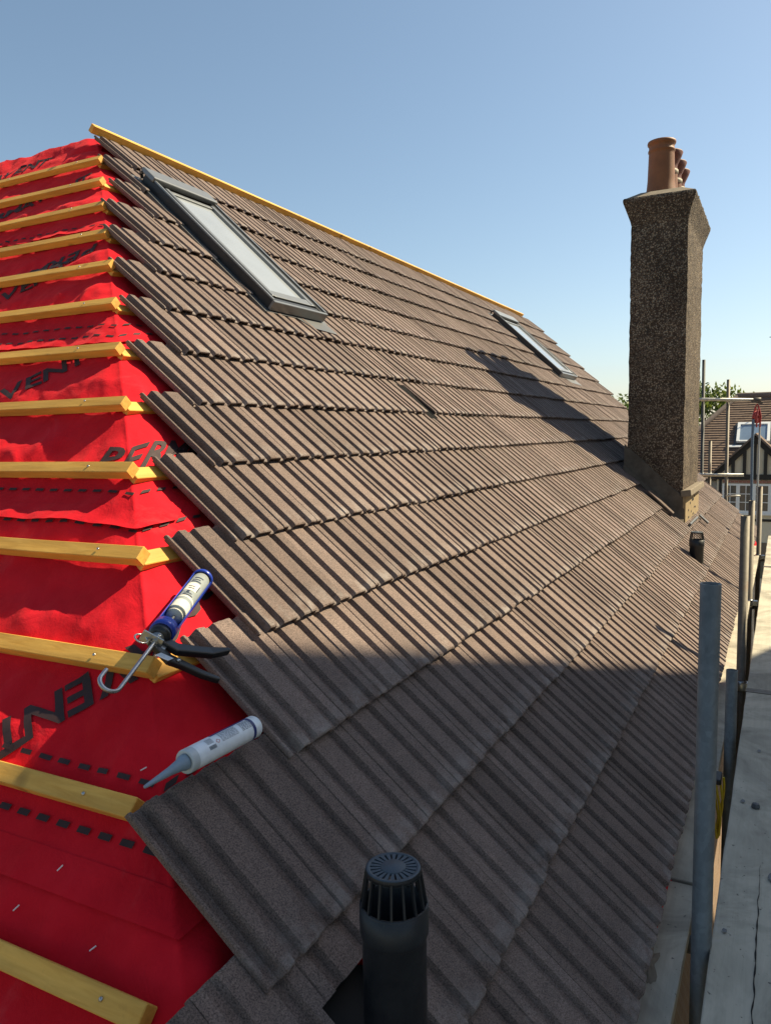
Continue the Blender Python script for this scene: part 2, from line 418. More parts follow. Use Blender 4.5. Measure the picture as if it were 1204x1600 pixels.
# ---- printed dashes along the laps and lettering
def patch(m, La, Lb, y0, y1, lift=.0042, nx=6, ny=2):
    vs = [mem(La+(Lb-La)*j/ny, (La+(Lb-La)*j/ny)-(y0+(y1-y0)*i/nx), lift) for j in range(ny+1) for i in range(nx+1)]
    m.add(vs, [(j*(nx+1)+i, j*(nx+1)+i+1, (j+1)*(nx+1)+i+1, (j+1)*(nx+1)+i) for j in range(ny) for i in range(nx)], True, 1)
def dashes(xlev, y0, y1, pitch=.062, ln=.033, wd=.0082, ph=0.0):
    m = mb; La = (xlev-.837)/.917; y = y0+ph
    while y < y1:
        patch(m, La-wd*.5, La+wd*.5, y, y+ln); y += pitch
for a in ((1.628, .55, 3.0), (1.540, .52, 3.0), (1.098, -.1, 2.0, .058, .032), (1.018, -.15, 2.0, .058, .032, .010, .03), (2.215, 1.25, 3.8), (2.165, 1.22, 3.8),
          (2.80, 1.9, 4.6), (2.74, 1.9, 4.6)): dashes(*a)
def lettering(text, idx, y, xlev, ang, size=.142, pitch=.090):
    """one printed word; letter number idx is centred at (y, xlev) on the slope; ang in degrees from the batten direction"""
    ca, sa = math.cos(R(ang)), math.sin(R(ang))
    m = mb
    for i, ch in enumerate(text):
        cu_ = bpy.data.curves.new('letter', 'FONT'); cu_.body = ch; cu_.size = size; cu_.align_x = 'CENTER'; cu_.resolution_u = 3; cu_.offset = .0035
        ob = bpy.data.objects.new('letter', cu_); COL.objects.link(ob)
        bpy.context.view_layer.update()
        me = bpy.data.meshes.new_from_object(ob.evaluated_get(bpy.context.evaluated_depsgraph_get()))
        bpy.data.objects.remove(ob); bpy.data.curves.remove(cu_)
        bm = bmesh.new(); bm.from_mesh(me); bpy.data.meshes.remove(me)
        for ax in (0, 1):
            for q in range(-8, 9):
                no = Vector((1, 0, 0)) if ax == 0 else Vector((0, 1, 0))
                bmesh.ops.bisect_plane(bm, geom=bm.verts[:]+bm.edges[:]+bm.faces[:], plane_co=no*(q*.0135), plane_no=no)
        bm.verts.index_update(); vs = []
        for v in bm.verts:
            a = (i-idx)*pitch + v.co.x*1.0; bb = v.co.y - size*.36
            rt = a*ca - bb*sa; up = a*sa + bb*ca
            yy = y - rt; xx = xlev + up/1.423; L_ = (xx-.837)/.917
            vs.append(mem(L_, L_-yy, .0036))
        m.add(vs, [tuple(v.index for v in f.verts) for f in bm.faces], True, 1); bm.free()
W_ = 'PERMAVENT'
lettering(W_, 6, .620, 1.203, 225)
lettering(W_, 0, 1.045, 1.722, 4, .15, .090)
lettering(W_, 7, 1.635, 2.035, 41)
lettering(W_, 0, 2.074, 2.633, 204)
lettering(W_, 5, 2.391, 2.440, 36)
lettering(W_, 5, 2.95, 3.115, 30)
lettering(W_, 5, 3.62, 3.44, 14)
membrane = mb.build('roofing_membrane', [M['felt'], M['felt_ink']], house)
membrane['label'] = 'bright red membrane with black printed lettering over the hip slope'

# ---- battens
def batten_box(p0, p1, wd, th, up, name, mat, rnd=0.0):
    p0, p1 = Vector(p0), Vector(p1); t = (p1-p0).normalized(); sd = up.cross(t).normalized()
    ns = 14; m = MB(); rows_ = []
    for i in range(ns+1):
        c = p0+(p1-p0)*i/ns; c = c + up*(.0025*fb((c.x*1.7+p0.x*9, c.y*1.7, 2.2), 1.0)) + sd*(.003*fb((c.x+3, c.y+p0.x*5, 4.2), 1.3))
        rows_.append([c+sd*wd/2-up*th/2, c+sd*wd/2+up*th/2, c-sd*wd/2+up*th/2, c-sd*wd/2-up*th/2])
    vs = [v for r in rows_ for v in r]
    m.add(vs, [(i*4+k, i*4+(k+1) % 4, (i+1)*4+(k+1) % 4, (i+1)*4+k) for i in range(ns) for k in range(4)] + [(0, 1, 2, 3), (ns*4+3, ns*4+2, ns*4+1, ns*4)])
    o = m.build(name, mat, house); bevel(o, .0018, 1); return o
for k in range(-1, 13):
    L = level_batten(k); x = XH(L); z = TAN*L - .041
    c = Vector((x, L, z)) - HIPN*.021
    gap = .006 + .010*random.random() + {1: .085, 0: .10}.get(k, 0)
    hb = batten_box(c + Vector((0, gap-.004, 0)), c+Vector((0, 5.2, 0)), .041, .033, HIPN, 'batten', M['batten'])
    # nail heads
    for y in (.14, .75, 1.36, 1.97, 2.6):
        yy = y + .1*random.random(); p = c+Vector((0, yy, 0))+HIPN*.0182
        nl = MB(); nl.lathe(p, HIPN, [(0, .0022), (.0036, .002), (.004, 0)], 8); nl.build('nail', M['steel'], hb)
    tc = Vector((x, L, z)) - NRM*.045
    u1 = 11.5 if k != 11 else 11.5
    batten_box(tc+Vector((.012+min(gap, .02), 0, 0)), Vector((u1, tc.y, tc.z)), .046, .026, NRM, 'batten', M['batten_x'])
# ridge batten
rb = MB()
for u0, u1 in ((3.44, 5.62), (5.625, 8.0), (8.006, 10.2), (10.206, 11.9)):
    a = RPt(u0, -3.938, -.004); c_ = RPt(u1, -3.938+.004*random.random(), -.004)
    rb.box((a+c_)/2, (c_-a)/2, DS*.015, NRM*.024)
bevel(rb.build('ridge_batten', M['batten_x'], house), .002, 1)

# ---- tiles
WT = .1955; PT = WT/2; HT = .0162; TLEN = .385
def prof(a):
    x = (a / PT) % 1.0; d = min(x, 1-x)
    if d < .32: return HT*(1.0 - .05*(d/.32)**2)
    if d < .378: return HT*(.95 - .89*((d-.32)/.058))
    return HT*.06
LOC = [0.0, .0022, .008, .018, .0275, .0292, .0335, .0388, .0430]
def tile_samples():
    s = []
    for q in (0, 1):
        base = [0, .10, .20, .30, .32, .349, .378, .43, .57, .622, .651, .68, .70, .80, .90]
        s += [(q+b)*PT for b in base]
    s[0] = .0016; s.insert(1, .0042); s.append(WT-.001)
    return s
TS = tile_samples()
WIN = [(3.405, 3.930, -3.385, -2.240), (9.38, 10.14, -3.41, -2.25)]
HOLES = [(1.03, 1.205, .170, .360), (4.13, 4.235, -1.70, -1.395), (3.74, 3.95, -2.36, -2.10)]
U_LEFT = {-1: .42, 0: .62, 1: .965, 2: 1.365, 3: 1.565, 4: 1.765, 5: 1.955, 6: 2.13, 7: 2.32, 8: 2.485, 9: 2.68, 10: 2.885, 11: 3.16, 12: 3.31, 13: 3.475}
def course(k):
    vn = nose(k) + (.02 if k == -1 else 0)
    m = MB(); tone = []; wear = []
    u_end = 11.52 + .05*(k+1) + random.uniform(-.03, .03)
    rnd = random.Random(100+k)
    u0 = U_LEFT[k] + .034; idx = 0
    while u0 < u_end:
        first = idx == 0
        dv = rnd.gauss(0, .0022); lift = rnd.gauss(0, .0020); tilt = rnd.gauss(0, .0010); tn = min(1, max(0, rnd.gauss(.5, .30))); tw = rnd.gauss(0, .0019)
        if rnd.random() < .03: lift += .004
        us = list(TS)
        if u0+WT > u_end: us = [a for a in us if u0+a <= u_end] or [0, .01]
        head = vn-TLEN+dv; nz = vn+dv
        if k == 13: head = -3.925
        near = u0 < 5
        vlist = [head, head+.004] + ([nz - t for t in (.26, .13, .08, .04)] if near else [nz-.20, nz-.06]) + [nz-.012, nz-.0035, nz]
        cutv = [hv for h in HOLES if h[0] < u0+WT and h[1] > u0 for hv in (h[2], h[3])]
        if cutv: vlist = sorted(vlist+[cv for cv in cutv if head < cv < nz]); us = sorted(us+[h-u0 for hh in HOLES for h in hh[:2] if 0 < h-u0 < WT])
        nv = len(vlist); nu = len(us)
        # underlap strip on the exposed left edge
        ext = []
        if first: ext = [(-.038, .003), (-.0365, .0055), (-.0290, .0050), (-.0275, -.009), (-.016, -.010), (-.004, -.010), (0.0, -.009)]
        cols = [(a, hh) for a, hh in ext] + [(a, None) for a in us]
        def z0(v): return (.008-HT) - .030*(nz-v)/TLEN + lift
        top = []; bot = []
        for v in vlist:
            for a, hh in cols:
                h = prof(a) if hh is None else hh
                if hh is None and a < .003: h -= .006
                wob = .0008*fb((u0+a, v, k), 30) + tw*(a/WT-.5)
                dn = nz-v; rr = -.0042 if dn < .0005 else (-.0010 if dn < .004 else 0)
                hd = -.002 if v == head else 0
                edge = .0018*fb((u0+a, k*5.1, 0), 60)+.0016*fb((u0+a, k*2.1, 5), 190) if dn < .0005 or v == head else 0
                top.append(RPt(u0+a, v+edge, z0(v)+h+wob+rr+hd))
                bt = (h-.010 if h > HT*.5 else h-.013) if hh is None else h-.010
                bot.append(RPt(u0+a, v+edge, z0(v)+bt+wob))
        nc = len(cols); b0 = len(m.v)
        vs = top+bot; nt = len(top); fs = []
        def hole(i, j):
            um = u0+(cols[i][0]+cols[i+1][0])/2; vm = (vlist[j]+vlist[j+1])/2
            return any(h[0] < um < h[1] and h[2] < vm < h[3] for h in HOLES) or any(h[0]-.02 < um < h[1]+.02 and vlist[-1] < h[3]+.33 and nz > h[2]+.02 and vm < h[3]-.0 and vm > h[2] and nz < h[3]+.02 for h in WIN)
        present = [[not hole(i, j) for i in range(nc-1)] for j in range(nv-1)]
        def P_(i, j): return 0 <= i < nc-1 and 0 <= j < nv-1 and present[j][i]
        for j in range(nv-1):
            for i in range(nc-1):
                if not present[j][i]: continue
                A, B, C_, D = j*nc+i, j*nc+i+1, (j+1)*nc+i+1, (j+1)*nc+i
                fs.append((D, C_, B, A)); fs.append((nt+A, nt+B, nt+C_, nt+D))
                if not P_(i, j-1): fs.append((A, B, nt+B, nt+A))
                if not P_(i, j+1): fs.append((C_, D, nt+D, nt+C_))
                if not P_(i-1, j): fs.append((D, A, nt+A, nt+D))
                if not P_(i+1, j): fs.append((B, C_, nt+C_, nt+B))
        m.add(vs, fs)
        tone += [tn]*len(vs)
        wv = [max(0.0, 1-(nz-vlist[q//nc])/.085) for q in range(nt)]; wear += wv+[0]*nt
        u0 += WT + rnd.gauss(0, .0003); idx += 1
    me = m.mesh('tile_course')
    at = me.attributes.new('tone', 'FLOAT', 'POINT'); at.data.foreach_set('value', tone)
    at = me.attributes.new('wear', 'FLOAT', 'POINT'); at.data.foreach_set('value', wear)
    return link_mesh('tile_course', me, M['tile'], house)
for k in range(-1, 14): course(k)

sv = MB(); sv.box(RPt(4.183, -1.56, -.030), EX*.050, DS*.19, NRM*.006)  # slotted vent box, its black body added so the tile gap reads dark
for q in range(5): sv.box(RPt(4.143+.02*q, -1.55, -.021), EX*.0025, DS*.16, NRM*.004)
sv.build('slot_vent', M['gap_shade'], house)
# ---- roof windows
def roof_window(u0, u1, v0, v1, label):
    uc, vc = (u0+u1)/2, (v0+v1)/2
    root = bpy.data.objects.new('roof_window', None); COL.objects.link(root); root.parent = house
    wp = RPt(uc, vc, 0); root.location = wp-house.location; root['label'] = label; root.empty_display_size = .1
    def lb(m, ua, ub, va, vb, oa, ob):
        m.box(RPt((ua+ub)/2, (va+vb)/2, (oa+ob)/2), EX*(ub-ua)/2, DS*(vb-va)/2, NRM*(ob-oa)/2)
    fl = MB(); lb(fl, u0-.045, u1+.045, v0-.05, v1+.03, -.020, -.004)                         # tray and side gutters
    fl.quad(RPt(u0+.24, v1+.02, -.004), RPt(u1+.03, v1+.02, -.004), RPt(u1+.02, v1+.135, .004), RPt(u0+.30, v1+.115, .004))
    fl.build('flashing', M['lead'], root)
    fr = MB(); t = .042
    lb(fr, u0, u0+t, v0, v1, -.01, .048); lb(fr, u1-t, u1, v0, v1, -.01, .048)
    lb(fr, u0+t, u1-t, v0, v0+t, -.01, .044); lb(fr, u0+t, u1-t, v1-t, v1, -.01, .044)
    bevel(fr.build('frame', M['frame'], root), .003, 2)
    sa = MB(); s = .052
    lb(sa, u0+s, u0+s+.030, v0+.12, v1-s, .02, .052); lb(sa, u1-s-.030, u1-s, v0+.12, v1-s, .02, .052)
    lb(sa, u0+s+.030, u1-s-.030, v1-s-.055, v1-s, .02, .050); lb(sa, u0+s+.03, u1-s-.03, v0+.12, v0+.15, .02, .046)
    bevel(sa.build('sash', M['frame_grey'], root), .003, 2)
    cap = MB(); lb(cap, u0-.004, u0+.014, v0, v1, .048, .058); lb(cap, u1-.014, u1+.004, v0, v1, .048, .058)
    lb(cap, u0-.004, u1+.004, v1+.001, v1+.018, .0, .054)
    bevel(cap.build('cover_strip', M['frame_grey'], root), .002, 1)
    gl = MB(); lb(gl, u0+s+.030, u1-s-.030, v0+.15, v1-s-.055, .020, .036); gl.build('glass_pane', M['pane'], root)
    hd = MB(); lb(hd, u0-.012, u1+.012, v0-.03, v0+.085, .040, .072); bevel(hd.build('top_hood', M['frame_grey'], root), .008, 3)
    gp = MB(); gp.tube([RPt(u0+.03, v0-.035, .005), RPt(u0+.012, v0-.045, .03), RPt(u0-.008, v0-.01, .045)], .010); gp.build('hinge_bracket', M['frame'], root)
    return root
roof_window(*WIN[0], label='nearer grey framed roof window by the hip edge')
roof_window(*WIN[1], label='farther roof window high on the slope left of the chimney')

# ---- vent pipes
def vent_pipe(x, y, ztop, zbot, r, label, cage=.066):
    root = bpy.data.objects.new('vent_pipe', None); COL.objects.link(root); root.parent = house
    root.location = Vector((x, y, zbot))-house.location; root['label'] = label; root.empty_display_size = .1
    o = Vector((x, y, 0)); Z = Vector((0, 0, 1)); zc = ztop-cage
    p = MB(); p.lathe(o, Z, [(r*.93, zbot), (r*.93, zc-.055), (r*.965, zc-.052), (r, zc-.045), (r, zc), (r*.93, zc+.001), (r*.90, zc-.002), (r*.88, zc-.20), (r*.88, zbot)], 48)
    p.build('pipe', M['plastic'], root)
    g_ = MB(); rt = r*.80
    nb = 16
    for i in range(nb):
        a = 2*math.pi*i/nb; d = Vector((math.cos(a), math.sin(a), 0)); tn = Vector((-math.sin(a), math.cos(a), 0))
        p0 = o+d*(r*.955)+Z*(zc-.004); p1 = o+d*(rt*.97)+Z*(ztop-.006)
        g_.box((p0+p1)/2, (p1-p0)/2, tn*.0018, d*.0024)
    g_.lathe(o, Z, [(r*.985, zc-.002), (r*.985, zc+.004), (r*.92, zc+.004), (r*.92, zc-.002)], 48)
    g_.lathe(o, Z, [(rt*.90, ztop-.010), (rt, ztop-.009), (rt*1.01, ztop-.004), (rt*.99, ztop-.0005)], 48)
    g_.build('grille', M['plastic'], root)
    c = MB()
    # slotted top disc: centre boss, spokes and rim
    c.lathe(o, Z, [(0, ztop+.0012), (rt*.44, ztop+.001), (rt*.46, ztop), (rt*.46, ztop-.004), (0, ztop-.004)], 40)
    c.lathe(o, Z, [(rt*.84, ztop-.004), (rt*.84, ztop), (rt*.97, ztop), (rt, ztop-.003), (rt, ztop-.010), (rt*.95, ztop-.010), (rt*.84, ztop-.004)], 48)
    ns = 22
    for i in range(ns):
        a = 2*math.pi*(i+.5)/ns; d = Vector((math.cos(a), math.sin(a), 0)); tn = Vector((-math.sin(a), math.cos(a), 0))
        p0 = o+d*rt*.43+Z*(ztop-.0022); p1 = o+d*rt*.86+Z*(ztop-.0022)
        vs = []
        for pt, wd in ((p0, .0020), (p1, .0035)):
            vs += [pt+tn*wd+Z*.0021, pt-tn*wd+Z*.0021, pt-tn*wd-Z*.0018, pt+tn*wd-Z*.0018]
        c.add(vs, [(0, 1, 5, 4), (1, 2, 6, 5), (2, 3, 7, 6), (3, 0, 4, 7)])
    c.build('vent_cap', M['plastic_top'], root)
    ya = -y/CP
    s_ = MB(); s_.lathe(RPt(x, ya, -.055), NRM, [(r*1.0, .03), (r*1.1, .004), (r*2.9, -.004), (r*2.95, -.008)], 32); s_.build('hole_shade_disc', M['gap_shade'], root)  # dark disc added to put shade into the cut hole around the pipe
    return root
vent_pipe(1.094, -.227, .126, -.62, .0585, 'near black soil vent pipe with slotted cap rising through a cut hole')
vent_pipe(6.62, -.195, .030, -.50, .058, 'far small black vent pipe near the chimney foot')

# ---- chimney
CX0, CX1, CY0, CY1 = 7.56, 8.93, .020, .515
ZC0, ZC1 = -.7, 2.962
ch = bpy.data.objects.new('chimney', None); COL.objects.link(ch); ch.parent = house; ch.empty_display_size = .2
ch.location = Vector(((CX0+CX1)/2, (CY0+CY1)/2, 0))-house.location; ch['label'] = 'tall dark pebbledashed chimney stack with flared top'
def chimney_shell():
    prof_ = []
    z = ZC0
    while z < 2.70: prof_.append((z, 0.0)); z += .03
    prof_ += [(2.72, .0), (2.76, .010), (2.82, .028), (2.88, .049), (2.925, .066), (2.945, .067), (ZC1-.004, .058), (ZC1, .052)]
    m = MB(); ring = []
    nx, ny = 40, 16
    per = [(i/nx, 0) for i in range(nx)] + [(1, j/ny) for j in range(ny)] + [(1-i/nx, 1) for i in range(nx)] + [(0, 1-j/ny) for j in range(ny)]
    vs = []
    for z, fl in prof_:
        x0, x1, y0, y1 = CX0-fl, CX1+fl, CY0-fl, CY1+fl
        for a, b in per:
            p = Vector((x0+(x1-x0)*a, y0+(y1-y0)*b, z))
            nn = Vector(((-1 if a == 0 else 1 if a == 1 else 0), (-1 if b == 0 else 1 if b == 1 else 0), 0))
            d = .0045*fb(p, 26) + .0035*fb(p, 60) + .004*fb(p, 3)
            vs.append(p+nn*d)
    k = len(per)
    m.add(vs, [(j*k+i, j*k+(i+1) % k, (j+1)*k+(i+1) % k, (j+1)*k+i) for j in range(len(prof_)-1) for i in range(k)])
    return m
chimney_shell().build('stack', M['pebble'], ch)
fm = MB()
x0, x1, y0, y1 = CX0-.05, CX1+.05, CY0-.05, CY1+.05
vs = [(x0, y0, ZC1-.002), (x1, y0, ZC1-.002), (x1, y1, ZC1-.002), (x0, y1, ZC1-.002), (x0+.12, y0+.12, ZC1+.065), (x1-.12, y0+.12, ZC1+.065), (x1-.12, y1-.12, ZC1+.065), (x0+.12, y1-.12, ZC1+.065)]
fm.add(vs, [(0, 1, 5, 4), (1, 2, 6, 5), (2, 3, 7, 6), (3, 0, 4, 7), (4, 5, 6, 7)])
fm.build('flaunching', M['mortar'], ch)
Z = Vector((0, 0, 1)); yp = .300
p = MB(); p.lathe((7.855, yp, 0), Z, [(.150, 3.00), (.142, 3.05), (.128, 3.10), (.121, 3.18), (.114, 3.40), (.113, 3.425), (.120, 3.432), (.120, 3.445), (.113, 3.452), (.113, 3.485), (.125, 3.497), (.128, 3.51), (.124, 3.523), (.105, 3.525), (.100, 3.50), (.095, 3.1), (0, 3.1)], 40)
o = p.build('chimney_pot', M['terracotta'], ch); o['label'] = 'tall tapered terracotta pot with rolled rim'
proto = None
for i, px in enumerate((8.20, 8.53, 8.83)):
    if proto is None:
        p = MB()
        p.lathe((px, yp, 0), Z, [(.135, 3.00), (.120, 3.06), (.108, 3.13), (.102, 3.30), (.102, 3.32)], 36)
        p.lathe((px, yp, 0), Z, [(.102, 3.32), (.109, 3.325), (.109, 3.355), (.102, 3.36)], 36, mi=1)
        p.lathe((px, yp, 0), Z, [(.102, 3.36), (.098, 3.39), (.104, 3.41), (.135, 3.475), (.150, 3.515), (.146, 3.525), (.118, 3.49), (.09, 3.42), (.085, 3.2), (0, 3.2)], 36, mi=2)
        proto = p.build('chimney_pot', [M['terracotta'], M['cream_band'], M['terracotta_red']], ch); proto['label'] = 'terracotta pot with a flared dark red top'; px0 = px; l0 = proto.location.copy()
    else:
        c_ = proto.copy(); COL.objects.link(c_); c_.parent = ch; c_.location = l0+Vector((px-px0, 0, 0))
# flashing along the visible face and the raw lower corner
fl = MB()
def rz(y): return y*TAN
n_ = 24
for i in range(n_):
    ya, yb = CY0-.02+(CY1-CY0+.05)*i/n_, CY0-.02+(CY1-CY0+.05)*(i+1)/n_
    za, zb = rz(ya), rz(yb); w1 = .21+.012*fb((ya, 0, 0), 9); w2 = .21+.012*fb((yb, 0, 0), 9)
    A = [(CX0-.030, ya, za+.03), (CX0-.030, yb, zb+.03), (CX0-.014, yb, zb+w2), (CX0-.014, ya, za+w1)]
    fl.quad(*A); fl.quad((CX0-.075, ya, za-.01), (CX0-.075, yb, zb-.01), A[1], A[0])
    fl.quad(A[3], A[2], (CX0, yb, zb+w2+.012), (CX0, ya, za+w1+.012))
fl.build('flashing', M['mortar_dark'], ch)
lc = MB(); lc.abox((CX0-.022, CY0-.030, -.12), (CX1-.15, CY0-.006, .235))
ld = MB(); ld.box((CX0+.62, CY0-.032, .268), (.66, 0, 0), (0, .045, -.006), (0, .004, .030)); bevel(ld.build('mortar_ledge', M['mortar'], ch), .008, 2)
hl = lc; rr = random.Random(3)
for i in range(16): 
    q = Vector((CX0+.02+.9*rr.random(), CY0-.0305, -.03+.22*rr.random())); hl.box(q, (.010+.03*rr.random(), 0, 0), (0, .002, 0), (0, 0, .006+.006*rr.random()), 1)
lc.build('lower_apron', [M['mortar_lit'], M['dark']], ch)
ls = MB(); a = RPt(CX0+.35, .07, .035); ls.tube([RPt(CX0-.04, .050, .022), RPt(CX0+.3, .050, .024), RPt(CX0+.62, .052, .022)], .014); ls.build('lead_roll', M['lead'], ch)
fp = MB(); fp.box(RPt(CX0+.80, .11, .030), EX*.030, DS*.06, NRM*.010); bevel(fp.build('lead_piece', M['lead'], ch), .004, 1)
# loose cut tile laid beside the chimney
ct = MB(); ct.box(RPt(7.35, -.27, .022), EX*.045, DS*.15, NRM*.008); ct.box(RPt(7.43, -.27, .014), EX*.012, DS*.15, NRM*.005)
bevel(ct.build('cut_tile', M['tile'], house), .003, 1)

# ------------------------------------------------------------------ caulking gun on the hip
R0 = RPt(1.237, -.586, .030); T0 = RPt(1.533, -.725, -.010)
Ax = (T0-R0).normalized(); U_ = Vector((0, -.787, .848))-R0; U_ = (U_.normalized()+NRM*.5+Vector((0, 0, .25))); U_ = (U_-Ax*U_.dot(Ax)).normalized(); B_ = Ax.cross(U_).normalized()
glen = (T0-R0).length; gk = glen/.235
gun = empty('caulking_gun', R0, 'blue caulking gun with black handles and a hooked steel rod, lying across the batten', 'caulking gun')
def gp(a, b, u): return R0+Ax*a+B_*b+U_*u
c = MB(); rc = .0268; aa, ab = -math.pi*.14, math.pi*1.14
c.lathe(R0, Ax, [(rc, .012), (rc, glen)], 26, aa, ab, ref=B_); c.lathe(R0, Ax, [(rc-.0022, glen), (rc-.0022, .012)], 26, aa, ab, ref=B_)
for a in (aa, ab):
    d = B_*math.cos(a)+(Ax.cross(B_))*math.sin(a)
    c.quad(R0+Ax*.012+d*rc, R0+Ax*glen+d*rc, R0+Ax*glen+d*(rc-.0022), R0+Ax*.012+d*(rc-.0022))
c.lathe(R0, Ax, [(rc-.003, .010), (rc+.0015, .010), (rc+.0015, .040), (rc-.003, .040)], 30, ref=B_)
c.lathe(R0, Ax, [(.012, glen), (rc, glen), (rc+.0012, glen-.004), (rc+.0012, glen-.014), (rc-.002, glen-.014)], 30, ref=B_)
c.build('cradle', M['blue'], gun)
rq = .0222
def band(m, a0, a1, t0, t1, r, nn=10, o=R0, ax=Ax, ref=None, mi=0):
    m.lathe(o, ax, [(r, a0), (r, a1)], nn, t0, t1, ref=ref if ref is not None else B_, mi=mi)
c = MB(); c.lathe(R0, Ax, [(0, .112), (rq-.0005, .112), (rq, .116), (rq, glen-.006), (0, glen-.003)], 30, ref=B_)
band(c, .114, .150, 0, 2*math.pi, rq+.0003, 30, mi=1); band(c, .165, .173, 0, 2*math.pi, rq+.0003, 30, mi=1); band(c, .205, .250, math.pi+.5, math.pi+2.0, rq+.0003, mi=1)
for a0, a1, t0, t1 in ((.176, .181, .9, 2.0), (.186, .190, .9, 1.8), (.192, .202, 1.1, 1.4), (.256, .262, .8, 1.9), (.268, .272, .8, 1.7), (.280, .285, .9, 1.9), (.212, .240, 2.0, 2.12), (.215, .219, 1.0, 1.7), (.226, .230, .9, 1.6)): band(c, a0, a1, t0+math.pi, t1+math.pi, rq+.0006, 8, mi=2)
c.build('cartridge', [M['tubegrey'], M['cream'], M['ink']], gun)
c = MB(); c.lathe(R0, Ax, [(0, -.010), (.020, -.010), (.0245, -.004), (.0245, .010), (.019, .012), (.0, .012)], 30, ref=B_); c.build('end_plate', M['black_metal'], gun)
c = MB(); c.tube([gp(.108, 0, 0), gp(-.02, 0, 0)], .0036); c.tube([gp(.0, 0, 0), gp(-.006, 0, 0), gp(-.024, 0, 0)], [.011, .013, .009]); c.tube([gp(-.026, 0, 0), gp(-.036, 0, 0)], .0075)
for a in (-.012, -.020, -.028): c.lathe(R0+Ax*a, Ax, [(.010, -.002), (.0145, 0), (.010, .002)], 16)
c.build('spring', M['steel'], gun)
c = MB(); c.lathe(R0+Ax*.100, Ax, [(0, 0), (.0195, 0), (.0195, .003), (0, .003)], 24); c.build('plunger', M['cream'], gun)
c = MB()
ra, rb1, rc1 = gp(-.03, 0, 0), RPt(1.060, -.503, .030), RPt(1.036, -.545, .030)
rd = (rb1-ra).normalized(); side = (rc1-rb1); side = (side-rd*side.dot(rd)).normalized(); hr_ = .0215
pts = [ra, ra+(rb1-ra)*.5, rb1]
for i in range(1, 13):
    a = math.pi*i/12; pts.append(rb1+rd*hr_*math.sin(a)+side*hr_*(1-math.cos(a)))
pts.append(pts[-1]-rd*.022)
c.tube(pts, .0044, 12); c.build('plunger_rod', M['zinc'], gun)
c = MB()
c.box(gp(-.014, .008, -.006), Ax*.018, B_*.019, U_*.0025); c.box(gp(-.030, -.008, .0), Ax*.0018, B_*.024, U_*.014)
lp = RPt(1.186, -.592, .032); c.lathe(lp, U_, [(.0125, -.0015), (.0165, -.0015), (.0165, .0015), (.0125, .0015), (.0125, -.0015)], 20)
bevel(c.build('bracket', M['steel'], gun), .001, 1)
c = MB(); q_ = RPt(1.204, -.532, .034); c.box(q_, Ax*.012+DS*.004, EX*.010+DS*.012, U_*.0012); bevel(c.build('release_plate', M['zinc'], gun), .004, 3)
def strap(name, pts, wds, th, mat):
    m = MB(); vs = []
    for i, (q, wd) in enumerate(zip(pts, wds)):
        t = (pts[min(i+1, len(pts)-1)]-pts[max(i-1, 0)]).normalized(); s = U_.cross(t).normalized()
        vs += [q+s*wd+U_*th, q-s*wd+U_*th, q-s*wd-U_*th, q+s*wd-U_*th]
    fs = [(i*4+k, i*4+(k+1) % 4, (i+1)*4+(k+1) % 4, (i+1)*4+k) for i in range(len(pts)-1) for k in range(4)] + [(3, 2, 1, 0), tuple(len(pts)*4-4+k for k in range(4))]
    m.add(vs, fs); o = m.build(name, mat, gun); bevel(o, .0035, 2); return o
H0 = gp(-.010, -.012, -.002)
strap('handle', [H0, RPt(1.252, -.540, .030), RPt(1.287, -.522, .031), RPt(1.325, -.502, .033), RPt(1.370, -.486, .040)], [.012, .0145, .0125, .0125, .006], .0085, M['black_metal'])
strap('trigger', [gp(-.030, -.010, -.004), RPt(1.222, -.528, .022), RPt(1.246, -.505, .020), RPt(1.276, -.470, .018), RPt(1.306, -.438, .020)], [.010, .013, .0105, .009, .006], .0075, M['black_metal'])
for q in (H0+U_*.010+EX*.012, RPt(1.236, -.515, .030)):
    c = MB(); c.lathe(q, U_, [(0, .003), (.005, .0025), (.0055, 0)], 12); c.build('rivet', M['steel'], gun)

# ------------------------------------------------------------------ sealant cartridge
q0 = RPt(1.080, -.312, .027); q1 = RPt(1.290, -.305, .032); ax = (q1-q0).normalized(); cl = (q1-q0).length
sc = empty('sealant_cartridge', q0, 'white and blue sealant cartridge with grey nozzle lying on the shaded tile edge', 'sealant cartridge')
e1 = (NRM-ax*NRM.dot(ax)).normalized(); r_ = .0238
c = MB(); c.lathe(q0, ax, [(0, .004), (.016, .004), (.0225, .001), (r_, .004), (r_, .020)], 40, ref=e1); c.build('shoulder', M['clear'], sc)
c = MB(); c.lathe(q0, ax, [(r_, .020), (r_, cl-.004), (r_-.002, cl), (r_-.003, cl-.006), (0, cl-.006)], 40, ref=e1); 
c.lathe(q0, ax, [(r_+.0004, cl-.030), (r_+.0004, cl-.022)], 40, ref=e1, mi=1); c.lathe(q0, ax, [(r_+.0004, .075), (r_+.0004, cl-.022)], 14, -1.12, -.80, ref=e1, mi=1); rr = random.Random(5)
for blk, (a0, a1, n_, t0, dt) in enumerate(((.088, .138, 11, -.68, .085), (.150, .186, 8, -.66, .115))):
    for i in range(n_):
        a = a0
        while a < a1:
            ln = .003+.006*rr.random(); b_ = min(a+ln, a1); c.lathe(q0, ax, [(r_+.0004, a), (r_+.0004, b_)], 2, t0+i*dt, t0+i*dt+(.032 if blk == 0 else .05), ref=e1, mi=2); a = b_+.0016
for i in range(9): c.lathe(q0, ax, [(r_+.0004, .050+i*.0022), (r_+.0004, .0512+i*.0022)], 4, .10, .42, ref=e1, mi=2)
